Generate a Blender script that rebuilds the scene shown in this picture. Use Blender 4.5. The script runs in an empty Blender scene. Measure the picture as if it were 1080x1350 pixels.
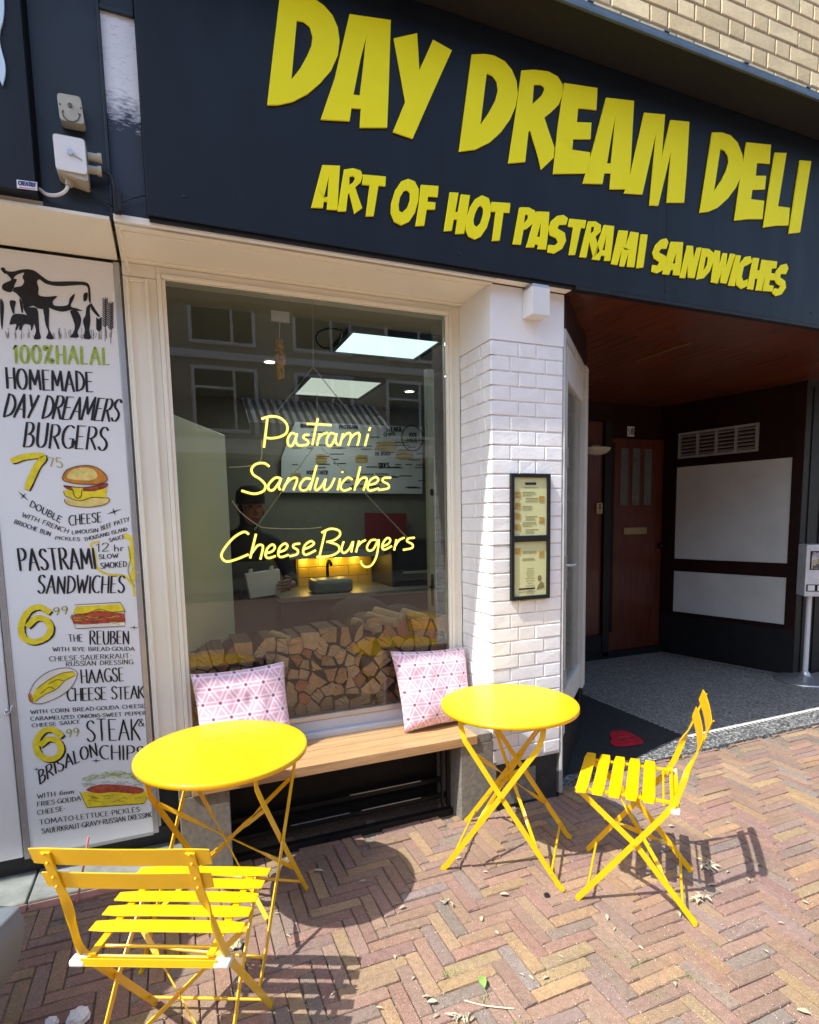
import bpy, bmesh, math, random
from mathutils import Vector, Matrix
random.seed(7)
R = math.radians
SC = bpy.context.scene
COL = SC.collection

# ------------------------------------------------------------------ camera, sky, sun, exposure
CAM_H = 1.5066
YAW, PITCH, ROLL = R(22.288), R(6.230), R(1.132)
FPX, PPX, PPY = 765.0, 540.0, 769.5          # focal length and principal point, photograph pixels
_f = Vector((math.sin(YAW)*math.cos(PITCH), math.cos(YAW)*math.cos(PITCH), -math.sin(PITCH)))
_r0 = Vector((math.cos(YAW), -math.sin(YAW), 0))
_d0 = _f.cross(_r0)
_r = _r0*math.cos(ROLL) + _d0*math.sin(ROLL)
_d = -_r0*math.sin(ROLL) + _d0*math.cos(ROLL)
cd = bpy.data.cameras.new("camera")
cam = bpy.data.objects.new("camera", cd); COL.objects.link(cam)
cd.sensor_fit = 'HORIZONTAL'; cd.sensor_width = 36.0
cd.lens = 36.0*FPX/1080.0
cd.shift_x = 0.0
cd.shift_y = (PPY-675.0)/1080.0
cd.clip_start = 0.05; cd.clip_end = 500
M3 = Matrix((_r, -_d, -_f)).transposed()
cam.matrix_world = Matrix.Translation((0, 0, CAM_H)) @ M3.to_4x4()
SC.camera = cam

SUN_TRAVEL = Vector((.67, .178, -1.0)).normalized()
W = bpy.data.worlds.new("World"); SC.world = W; W.use_nodes = True
nt = W.node_tree
bg = nt.nodes["Background"]
sky = nt.nodes.new("ShaderNodeTexSky"); sky.sky_type = 'NISHITA'; sky.sun_disc = False
sky.sun_elevation = math.asin(-SUN_TRAVEL.z)
sky.sun_rotation = math.atan2(-SUN_TRAVEL.x, -SUN_TRAVEL.y)
sky.air_density = 1.0; sky.dust_density = 1.5; sky.ozone_density = 1.0
nt.links.new(sky.outputs[0], bg.inputs[0]); bg.inputs[1].default_value = 0.15
sd = bpy.data.lights.new("sun", 'SUN'); so = bpy.data.objects.new("sun", sd); COL.objects.link(so)
sd.energy = 2.6; sd.angle = R(0.53); sd.color = (1, .965, .91)
so.rotation_euler = SUN_TRAVEL.to_track_quat('-Z', 'Y').to_euler()
so.location = (-4, -1, 8)
vs = SC.view_settings
vs.view_transform = 'Standard'; vs.look = 'None'; vs.gamma = 1; vs.use_curve_mapping = False
vs.exposure = 1.36
SC.cycles.max_bounces = 10; SC.cycles.transparent_max_bounces = 12

# pixel of the photograph -> point on a real plane of the place
def ray(px, py):
    return _r*((px-PPX)/FPX) + _d*((py-PPY)/FPX) + _f
def on_y(px, py, y):
    v = ray(px, py); return Vector((0, 0, CAM_H)) + v*(y/v.y)
def on_z(px, py, z):
    v = ray(px, py); return Vector((0, 0, CAM_H)) + v*((z-CAM_H)/v.z)

# ------------------------------------------------------------------ materials
def lin(c):
    return tuple(((x/12.92) if x <= .04045 else ((x+.055)/1.055)**2.4) for x in c)
MATS = {}
def mat(name, col, rough=.5, metal=0., var=.12, scale=9., bump=.0, bscale=60., spec=.5, coat=0., emit=None, estr=0., sheen=0., rvar=.1, stretch=None):
    """principled material with procedural mottling of colour and roughness and a fine bump"""
    m = bpy.data.materials.new(name); m.use_nodes = True; MATS[name] = m
    n = m.node_tree.nodes; l = m.node_tree.links; b = n["Principled BSDF"]
    b.inputs["Roughness"].default_value = rough; b.inputs["Metallic"].default_value = metal
    b.inputs["Specular IOR Level"].default_value = spec
    b.inputs["Coat Weight"].default_value = coat; b.inputs["Coat Roughness"].default_value = .12
    b.inputs["Sheen Weight"].default_value = sheen
    tc = n.new("ShaderNodeTexCoord"); src = tc.outputs["Object"]
    if stretch:
        mp = n.new("ShaderNodeMapping"); mp.inputs["Scale"].default_value = stretch
        l.new(src, mp.inputs[0]); src = mp.outputs[0]
    no = n.new("ShaderNodeTexNoise"); no.inputs["Scale"].default_value = scale; no.inputs["Detail"].default_value = 6
    no.inputs["Roughness"].default_value = .62
    l.new(src, no.inputs["Vector"])
    rp = n.new("ShaderNodeValToRGB")
    rp.color_ramp.elements[0].position = .3; rp.color_ramp.elements[1].position = .7
    a = [max(0, c*(1-var)) for c in col]; z = [min(1, c*(1+var)) for c in col]
    rp.color_ramp.elements[0].color = (*a, 1); rp.color_ramp.elements[1].color = (*z, 1)
    l.new(no.outputs[0], rp.inputs[0]); l.new(rp.outputs[0], b.inputs["Base Color"])
    mr = n.new("ShaderNodeMapRange"); mr.inputs[3].default_value = max(0, rough-rvar); mr.inputs[4].default_value = min(1, rough+rvar)
    n2 = n.new("ShaderNodeTexNoise"); n2.inputs["Scale"].default_value = scale*2.7; n2.inputs["Detail"].default_value = 4
    l.new(src, n2.inputs["Vector"]); l.new(n2.outputs[0], mr.inputs[0]); l.new(mr.outputs[0], b.inputs["Roughness"])
    if bump:
        nb = n.new("ShaderNodeTexNoise"); nb.inputs["Scale"].default_value = bscale; nb.inputs["Detail"].default_value = 5
        l.new(src, nb.inputs["Vector"])
        bp = n.new("ShaderNodeBump"); bp.inputs["Strength"].default_value = bump; bp.inputs["Distance"].default_value = .004
        l.new(nb.outputs[0], bp.inputs["Height"]); l.new(bp.outputs[0], b.inputs["Normal"])
    if emit:
        b.inputs["Emission Color"].default_value = (*emit, 1); b.inputs["Emission Strength"].default_value = estr
    return m
def emat(name, col, s):
    m = bpy.data.materials.new(name); m.use_nodes = True; n = m.node_tree.nodes; l = m.node_tree.links
    n.remove(n["Principled BSDF"]); e = n.new("ShaderNodeEmission"); e.inputs[0].default_value = (*col, 1); e.inputs[1].default_value = s
    l.new(e.outputs[0], n["Material Output"].inputs[0]); MATS[name] = m; return m

YEL = mat("yellow_enamel", (.82, .475, .0), .38, var=.07, scale=9, bump=.05, bscale=180, coat=.25, rvar=.2)
def wear(m, dust):
    n = m.node_tree.nodes; l = m.node_tree.links; b = n["Principled BSDF"]
    src = b.inputs["Base Color"].links[0].from_socket; tc = n.new("ShaderNodeTexCoord")
    v = n.new("ShaderNodeTexNoise"); v.inputs["Scale"].default_value = 42; v.inputs["Detail"].default_value = 8; v.inputs["Roughness"].default_value = .75; l.new(tc.outputs["Object"], v.inputs["Vector"])
    r = n.new("ShaderNodeMapRange"); r.inputs[1].default_value = .63; r.inputs[2].default_value = .74; r.inputs[3].default_value = 0; r.inputs[4].default_value = .55; l.new(v.outputs[0], r.inputs[0])
    q = n.new("ShaderNodeMix"); q.data_type = 'RGBA'; l.new(r.outputs[0], q.inputs[0]); l.new(src, q.inputs[6]); q.inputs[7].default_value = (*dust, 1); l.new(q.outputs[2], b.inputs["Base Color"])
wear(YEL, (.50, .30, .03))
RUB = mat("white_rubber", (.75, .70, .62), .6)
NAVY = mat("navy_paint", (.008, .0145, .023), .45, var=.22, scale=2.5, bump=.05, bscale=40, rvar=.14)
NAVY2 = mat("navy_board", (.0066, .0108, .0165), .46, var=.20, scale=2.2, rvar=.14, spec=.3, stretch=(2.2, 2.2, .45))
LETY = mat("yellow_acrylic", (.95, .86, .002), .55, var=.03, scale=4, spec=.3)
BLK = mat("black_paint", (.009, .009, .010), .5, var=.25, spec=.35)
BLK2 = mat("black_board", (.006, .006, .007), .75, var=.2)
CREAM = mat("cream_paint", (.87, .85, .73), .42, var=.035, scale=3, bump=.06, bscale=30, rvar=.12)
WHITE = mat("white_paint", (.85, .86, .86), .45, var=.04, scale=4, bump=.08, bscale=45)
WBRICK = mat("white_painted_brick", (.84, .85, .85), .5, var=.06, scale=14, bump=.35, bscale=70)
MORT = mat("white_joint", (.78, .77, .75), .7, var=.15, scale=20, bump=.3)
ALU = mat("aluminium", (.52, .53, .54), .38, metal=.7, var=.08)
GREYP = mat("grey_plastic", (.19, .21, .225), .42, var=.05, bump=.06, bscale=300)
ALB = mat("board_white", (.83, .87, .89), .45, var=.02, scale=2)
INK = mat("black_ink", (.012, .012, .016), .6, var=.35, scale=60)
INKG = mat("green_ink", (.36, .50, .07), .6, var=.35, scale=40)
INKGD = mat("dark_green_ink", (.12, .20, .03), .6)
INKY = mat("yellow_ink", (.86, .70, .02), .6, var=.2, scale=30)
INKO = mat("olive_ink", (.42, .40, .06), .6, var=.2)
INKB = mat("bun_ink", (.58, .22, .025), .6, var=.35, scale=25)
INKL = mat("light_bun_ink", (.80, .66, .20), .6, var=.25, scale=25)
INKR = mat("meat_ink", (.42, .07, .035), .6, var=.5, scale=60)
INKBR = mat("brown_ink", (.10, .035, .015), .6)
INKP = mat("paper_white_ink", (.82, .80, .72), .6)
GRAN = mat("concrete_block", (.21, .20, .17), .75, var=.3, scale=40, bump=.3, bscale=120)
CONC = mat("cement_slab", (.22, .235, .22), .85, var=.35, scale=7, bump=.5, bscale=50)
PINK = mat("pink_kerb_stone", (.40, .20, .16), .8, var=.25, scale=14, bump=.4)
STONE = mat("bluestone", (.026, .028, .030), .6, var=.25, scale=12, bump=.15)
MAHO = mat("mahogany", (.085, .017, .006), .4, var=.45, scale=5, stretch=(8, 8, .7), coat=.3)
MAHOD = mat("dark_mahogany", (.017, .004, .003), .5, var=.4, scale=5, spec=.25)
MAHOC = mat("ceiling_wood", (.10, .024, .008), .35, var=.62, scale=4, stretch=(9, .6, 9), coat=.2)
GREYW = mat("grey_white_panel", (.54, .55, .52), .5, var=.12, scale=2.2)
BRASS = mat("old_brass", (.42, .33, .16), .4, metal=.7)
STEEL = mat("brushed_steel", (.55, .57, .58), .35, metal=.8, var=.06)
GALV = mat("pale_grey_metal", (.66, .68, .70), .4, metal=.2)
OLDP = mat("aged_plastic", (.42, .41, .33), .5, var=.15, scale=20, bump=.1)
NEWP = mat("white_plastic", (.74, .75, .74), .45, var=.04)
CABLE = mat("black_cable", (.015, .016, .02), .5)
CABLW = mat("white_cable", (.70, .70, .66), .5)
DARKW = mat("interior_dark", (.05, .047, .04), .6, var=.2)
INTW = mat("interior_wall", (.16, .155, .12), .6, var=.1)
CEILI = mat("interior_ceiling", (.30, .29, .24), .7, var=.06)
FROST = mat("white_partition", (.66, .70, .62), .35, var=.04, scale=2)
CHAIN = mat("chain_metal", (.62, .62, .60), .3, metal=.8)
NEON = emat("neon_yellow", (1.0, .80, .03), .62)
NEONC = emat("neon_core", (1.0, .93, .34), 1.0)
PANEL = emat("light_panel", (.62, .86, .80), .62)
PANEL2 = emat("dim_light_panel", (.66, .76, .66), .33)
SPOTE = emat("spot_glow", (1.0, .95, .85), 3.0)
UNDER = emat("warm_spot", (1.0, .62, .05), 2.0)
SKIN = mat("skin", (.24, .115, .07), .5, var=.1)
CLOTH = mat("dark_cloth", (.014, .014, .016), .85, var=.3)
HAIR = mat("dark_hair", (.012, .009, .007), .6)
APRON = mat("grey_apron", (.10, .095, .085), .85)
TILEY = mat("yellow_tile", (.62, .43, .06), .25, var=.12, scale=3, coat=.4)
GROUT = mat("tile_grout", (.42, .33, .12), .8)
REDP = mat("red_poster", (.16, .012, .015), .5)
CORN = mat("dried_corn", (.50, .26, .06), .6, var=.5, scale=70)
REDM = mat("red_mark", (.42, .014, .03), .5, var=.25, scale=20)
LITT = mat("dry_petal", (.46, .42, .30), .8, var=.45, scale=14)
LEAFG = mat("green_leaf", (.22, .36, .08), .6, var=.2)
TISS = mat("white_tissue", (.80, .81, .82), .8, var=.03)
STRAW = mat("pink_plastic", (.72, .26, .23), .4)
SAND = mat("joint_sand", (.20, .165, .125), .95, var=.5, scale=80, bump=.6, bscale=200)
OPPW = mat("beige_render", (.44, .39, .29), .8, var=.1, scale=2)
OPPD = mat("dark_shopfront", (.05, .05, .055), .3)
OPPG = mat("dark_window_glass", (.035, .04, .045), .08)
OPPR = mat("red_brick_far", (.22, .14, .10), .8, var=.25, scale=6)
ZINC = mat("zinc_flashing", (.10, .135, .16), .42, metal=.5, var=.2)
PLANK = mat("bench_plank", (.48, .29, .135), .5, var=.28, scale=6, stretch=(.8, 14, 14), bump=.15, bscale=30, coat=.12)
PAGE = mat("menu_paper", (.56, .58, .30), .45, var=.06, scale=12)
PAGEP = mat("page_print", (.20, .18, .07), .6)
PAGEB = mat("page_photo", (.40, .26, .06), .6, var=.4, scale=90)
BARK = mat("bark", (.085, .055, .035), .9, var=.4, scale=30, bump=.6, bscale=40)

def mat_attr(name, attr, rough=.8, mott=.25, scale=30, bump=.4, bscale=90, dust=None):
    """colour comes from a per-brick (or per-log) attribute, mottled by noise"""
    m = bpy.data.materials.new(name); m.use_nodes = True; MATS[name] = m
    n = m.node_tree.nodes; l = m.node_tree.links; b = n["Principled BSDF"]; b.inputs["Roughness"].default_value = rough
    at = n.new("ShaderNodeAttribute"); at.attribute_name = attr
    tc = n.new("ShaderNodeTexCoord")
    no = n.new("ShaderNodeTexNoise"); no.inputs["Scale"].default_value = scale; no.inputs["Detail"].default_value = 8; no.inputs["Roughness"].default_value = .7
    l.new(tc.outputs["Object"], no.inputs["Vector"])
    mr = n.new("ShaderNodeMapRange"); mr.inputs[1].default_value = .25; mr.inputs[2].default_value = .75
    mr.inputs[3].default_value = 1-mott; mr.inputs[4].default_value = 1+mott
    l.new(no.outputs[0], mr.inputs[0])
    mx = n.new("ShaderNodeVectorMath"); mx.operation = 'SCALE'
    l.new(at.outputs["Color"], mx.inputs[0]); l.new(mr.outputs[0], mx.inputs["Scale"])
    # a second, larger stain
    n3 = n.new("ShaderNodeTexNoise"); n3.inputs["Scale"].default_value = 3.1; n3.inputs["Detail"].default_value = 5
    l.new(tc.outputs["Object"], n3.inputs["Vector"])
    m3 = n.new("ShaderNodeMapRange"); m3.inputs[1].default_value = .3; m3.inputs[2].default_value = .7; m3.inputs[3].default_value = .84; m3.inputs[4].default_value = 1.12
    l.new(n3.outputs[0], m3.inputs[0])
    mx2 = n.new("ShaderNodeVectorMath"); mx2.operation = 'SCALE'
    l.new(mx.outputs[0], mx2.inputs[0]); l.new(m3.outputs[0], mx2.inputs["Scale"])
    out = mx2.outputs[0]
    if dust:
        # sandy film lying over neighbouring bricks alike, plus pale grit specks and dark grime
        n4 = n.new("ShaderNodeTexNoise"); n4.inputs["Scale"].default_value = 5.5; n4.inputs["Detail"].default_value = 9; n4.inputs["Roughness"].default_value = .68
        l.new(tc.outputs["Object"], n4.inputs["Vector"])
        m4 = n.new("ShaderNodeMapRange"); m4.inputs[1].default_value = .38; m4.inputs[2].default_value = .70; m4.inputs[3].default_value = .12; m4.inputs[4].default_value = .62
        l.new(n4.outputs[0], m4.inputs[0])
        q = n.new("ShaderNodeMix"); q.data_type = 'RGBA'; l.new(m4.outputs[0], q.inputs[0]); l.new(out, q.inputs[6]); q.inputs[7].default_value = (*dust, 1); out = q.outputs[2]
        n5 = n.new("ShaderNodeTexNoise"); n5.inputs["Scale"].default_value = 330; n5.inputs["Detail"].default_value = 3
        l.new(tc.outputs["Object"], n5.inputs["Vector"])
        m5 = n.new("ShaderNodeMapRange"); m5.inputs[1].default_value = .30; m5.inputs[2].default_value = .72; m5.inputs[3].default_value = .62; m5.inputs[4].default_value = 1.42
        l.new(n5.outputs[0], m5.inputs[0])
        s5 = n.new("ShaderNodeVectorMath"); s5.operation = 'SCALE'; l.new(out, s5.inputs[0]); l.new(m5.outputs[0], s5.inputs["Scale"]); out = s5.outputs[0]
    l.new(out, b.inputs["Base Color"])
    nb = n.new("ShaderNodeTexNoise"); nb.inputs["Scale"].default_value = bscale; nb.inputs["Detail"].default_value = 6
    l.new(tc.outputs["Object"], nb.inputs["Vector"])
    bp = n.new("ShaderNodeBump"); bp.inputs["Strength"].default_value = bump; bp.inputs["Distance"].default_value = .004
    l.new(nb.outputs[0], bp.inputs["Height"]); l.new(bp.outputs[0], b.inputs["Normal"])
    return m
PAVE = mat_attr("clinker_brick", "tone", .88, .36, 46, .6, 150, dust=(.24, .178, .132))
YBRICK = mat_attr("yellow_brick", "tone", .8, .12, 30, .3, 90)
LOGW = mat_attr("split_wood", "tone", .75, .24, 26, .5, 60)
def rings(m):
    """growth rings and radial cracks about each log's own pith, darker checks"""
    n = m.node_tree.nodes; l = m.node_tree.links; b = n["Principled BSDF"]
    src = b.inputs["Base Color"].links[0].from_socket
    at = n.new("ShaderNodeAttribute"); at.attribute_name = "pith"
    no = n.new("ShaderNodeTexNoise"); no.inputs["Scale"].default_value = 30; l.new(at.outputs["Vector"], no.inputs["Vector"])
    ln = n.new("ShaderNodeVectorMath"); ln.operation = 'LENGTH'; l.new(at.outputs["Vector"], ln.inputs[0])
    def mt(op, x, y=None):
        q = n.new("ShaderNodeMath"); q.operation = op
        for i, s in enumerate((x, y)):
            if s is None: continue
            if isinstance(s, (int, float)): q.inputs[i].default_value = s
            else: l.new(s, q.inputs[i])
        return q.outputs[0]
    r = mt('ADD', mt('MULTIPLY', ln.outputs["Value"], 950.0), mt('MULTIPLY', no.outputs[0], 7.0)); w = mt('MULTIPLY', mt('ADD', mt('SINE', r), 1.0), .5)
    sp = n.new("ShaderNodeSeparateXYZ"); l.new(at.outputs["Vector"], sp.inputs[0]); an = mt('ARCTAN2', sp.outputs[2], sp.outputs[0])
    cn = n.new("ShaderNodeTexNoise"); cn.noise_dimensions = '1D'; cn.inputs["Scale"].default_value = 5.5; cn.inputs["Detail"].default_value = 3; l.new(mt('ADD', an, mt('MULTIPLY', no.outputs[0], .25)), cn.inputs["W"])
    ck = n.new("ShaderNodeMapRange"); ck.inputs[1].default_value = .30; ck.inputs[2].default_value = .38; ck.inputs[3].default_value = .45; ck.inputs[4].default_value = 1.0; l.new(cn.outputs[0], ck.inputs[0])
    s = n.new("ShaderNodeVectorMath"); s.operation = 'SCALE'; l.new(src, s.inputs[0]); l.new(mt('MULTIPLY', mt('ADD', mt('MULTIPLY', w, .26), .84), ck.outputs[0]), s.inputs["Scale"]); l.new(s.outputs[0], b.inputs["Base Color"])
rings(LOGW)

def terrazzo():
    m = bpy.data.materials.new("terrazzo"); m.use_nodes = True; n = m.node_tree.nodes; l = m.node_tree.links; b = n["Principled BSDF"]
    tc = n.new("ShaderNodeTexCoord"); v = n.new("ShaderNodeTexVoronoi"); v.inputs["Scale"].default_value = 95
    l.new(tc.outputs["Object"], v.inputs["Vector"])
    rp = n.new("ShaderNodeValToRGB"); e = rp.color_ramp.elements
    e[0].position = 0; e[0].color = (.06, .06, .058, 1); e[1].position = .35; e[1].color = (.18, .18, .17, 1)
    x = rp.color_ramp.elements.new(.72); x.color = (.24, .23, .21, 1); x = rp.color_ramp.elements.new(.95); x.color = (.40, .39, .36, 1)
    sp = n.new("ShaderNodeSeparateColor"); l.new(v.outputs["Color"], sp.inputs[0]); l.new(sp.outputs[0], rp.inputs[0])
    l.new(rp.outputs[0], b.inputs["Base Color"]); b.inputs["Roughness"].default_value = .5
    return m
TERR = terrazzo()
def terrazzo_dark():
    m = TERR.copy(); m.name = "dark_terrazzo"
    e = [x for x in m.node_tree.nodes if x.type == 'VALTORGB'][0].color_ramp.elements
    for i, c in enumerate(((.03,)*3, (.10,)*3, (.15, .15, .15), (.42, .42, .40))): e[i].color = (*c, 1)
    return m
TERRD = terrazzo_dark()

def glass(name, tint, rough=0.0, ior=1.5):
    m = bpy.data.materials.new(name); m.use_nodes = True; n = m.node_tree.nodes; l = m.node_tree.links
    n.remove(n["Principled BSDF"])
    t = n.new("ShaderNodeBsdfTransparent"); t.inputs[0].default_value = (*tint, 1)
    g = n.new("ShaderNodeBsdfGlossy"); g.inputs["Roughness"].default_value = rough; g.inputs[0].default_value = (1, 1, 1, 1)
    f = n.new("ShaderNodeFresnel"); f.inputs[0].default_value = ior
    mx = n.new("ShaderNodeMixShader"); l.new(f.outputs[0], mx.inputs[0]); l.new(t.outputs[0], mx.inputs[1]); l.new(g.outputs[0], mx.inputs[2])
    l.new(mx.outputs[0], n["Material Output"].inputs[0]); return m
GLASS = glass("window_glass", (.96, .97, .95))

def worn_paint():
    """white primer showing through dark paint in ragged patches"""
    m = bpy.data.materials.new("peeling_paint"); m.use_nodes = True; n = m.node_tree.nodes; l = m.node_tree.links; b = n["Principled BSDF"]
    tc = n.new("ShaderNodeTexCoord"); sx = n.new("ShaderNodeSeparateXYZ"); l.new(tc.outputs["Object"], sx.inputs[0])
    mp = n.new("ShaderNodeMapping"); mp.inputs["Scale"].default_value = (14, 14, 46); l.new(tc.outputs["Object"], mp.inputs[0])
    no = n.new("ShaderNodeTexNoise"); no.inputs["Scale"].default_value = 2.2; no.inputs["Detail"].default_value = 9; no.inputs["Roughness"].default_value = .75
    l.new(mp.outputs[0], no.inputs["Vector"])
    mr = n.new("ShaderNodeMapRange"); mr.inputs[1].default_value = 2.78; mr.inputs[2].default_value = 3.05; mr.inputs[3].default_value = -.45; mr.inputs[4].default_value = .26
    l.new(sx.outputs[2], mr.inputs[0])
    ad = n.new("ShaderNodeMath"); ad.operation = 'ADD'; l.new(no.outputs[0], ad.inputs[0]); l.new(mr.outputs[0], ad.inputs[1])
    rp = n.new("ShaderNodeValToRGB"); e = rp.color_ramp.elements
    e[0].position = .46; e[0].color = (.022, .034, .056, 1); e[1].position = .50; e[1].color = (.26, .29, .33, 1)
    x = rp.color_ramp.elements.new(.72); x.color = (.80, .84, .87, 1)
    l.new(ad.outputs[0], rp.inputs[0]); l.new(rp.outputs[0], b.inputs["Base Color"]); b.inputs["Roughness"].default_value = .55
    bp = n.new("ShaderNodeBump"); bp.inputs["Strength"].default_value = .5; bp.inputs["Distance"].default_value = .004
    l.new(no.outputs[0], bp.inputs["Height"]); l.new(bp.outputs[0], b.inputs["Normal"])
    return m
PEEL = worn_paint()

def cushion_mat():
    m = bpy.data.materials.new("cushion_print"); m.use_nodes = True; n = m.node_tree.nodes; l = m.node_tree.links; b = n["Principled BSDF"]
    at = n.new("ShaderNodeUVMap"); at.uv_map = "print"
    def mth(op, a, c=None):
        q = n.new("ShaderNodeMath"); q.operation = op
        for i, x in enumerate((a, c)):
            if x is None: continue
            if isinstance(x, (int, float)): q.inputs[i].default_value = x
            else: l.new(x, q.inputs[i])
        return q.outputs[0]
    ds = []; fine = []
    for k in range(3):
        an = R(30+60*k)
        vd = n.new("ShaderNodeVectorMath"); vd.operation = 'DOT_PRODUCT'; l.new(at.outputs[0], vd.inputs[0])
        vd.inputs[1].default_value = (math.cos(an)*14.6, math.sin(an)*14.6, 0)
        fr = mth('FRACT', vd.outputs["Value"]); d = mth('ABSOLUTE', mth('SUBTRACT', fr, .5))       # .5 on the line
        ds.append(mth('SUBTRACT', .5, d))
        f2 = mth('FRACT', mth('ADD', vd.outputs["Value"], .13)); f3 = mth('FRACT', mth('SUBTRACT', vd.outputs["Value"], .13))
        fine += [mth('SUBTRACT', .5, mth('ABSOLUTE', mth('SUBTRACT', f2, .5))), mth('SUBTRACT', .5, mth('ABSOLUTE', mth('SUBTRACT', f3, .5)))]
    lines = mth('MINIMUM', mth('MINIMUM', fine[0], fine[1]), mth('MINIMUM', mth('MINIMUM', fine[2], fine[3]), mth('MINIMUM', fine[4], fine[5])))
    lw = mth('LESS_THAN', lines, .055)
    dot = mth('MAXIMUM', mth('MAXIMUM', ds[0], ds[1]), ds[2])
    dt = mth('LESS_THAN', dot, .10); ring = mth('LESS_THAN', dot, .17)
    def mix(f, a, c):
        q = n.new("ShaderNodeMix"); q.data_type = 'RGBA'; l.new(f, q.inputs[0])
        for i, x in ((6, a), (7, c)):
            if isinstance(x, tuple): q.inputs[i].default_value = (*x, 1)
            else: l.new(x, q.inputs[i])
        return q.outputs[2]
    c1 = mix(lw, (.74, .41, .51), (.83, .72, .79))
    c2 = mix(ring, c1, (.82, .62, .70)); c3 = mix(dt, c2, (.32, .05, .13))
    l.new(c3, b.inputs["Base Color"]); b.inputs["Roughness"].default_value = .85; b.inputs["Sheen Weight"].default_value = .3
    w = n.new("ShaderNodeTexNoise"); w.inputs["Scale"].default_value = 500
    bp = n.new("ShaderNodeBump"); bp.inputs["Strength"].default_value = .2; bp.inputs["Distance"].default_value = .002
    tc = n.new("ShaderNodeTexCoord"); l.new(tc.outputs["Object"], w.inputs["Vector"])
    l.new(w.outputs[0], bp.inputs["Height"]); l.new(bp.outputs[0], b.inputs["Normal"])
    return m
CUSH = cushion_mat()
def stripes():
    m = bpy.data.materials.new("awning_stripe"); m.use_nodes = True; n = m.node_tree.nodes; l = m.node_tree.links; b = n["Principled BSDF"]
    tc = n.new("ShaderNodeTexCoord"); w = n.new("ShaderNodeTexWave"); w.bands_direction = 'X'; w.inputs["Scale"].default_value = 1.9
    l.new(tc.outputs["Object"], w.inputs["Vector"]); rp = n.new("ShaderNodeValToRGB"); rp.color_ramp.interpolation = 'CONSTANT'
    rp.color_ramp.elements[0].color = (.06, .07, .09, 1); rp.color_ramp.elements[1].position = .5; rp.color_ramp.elements[1].color = (.6, .6, .6, 1)
    l.new(w.outputs[0], rp.inputs[0]); l.new(rp.outputs[0], b.inputs["Base Color"]); return m
STRIPE = stripes()

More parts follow.
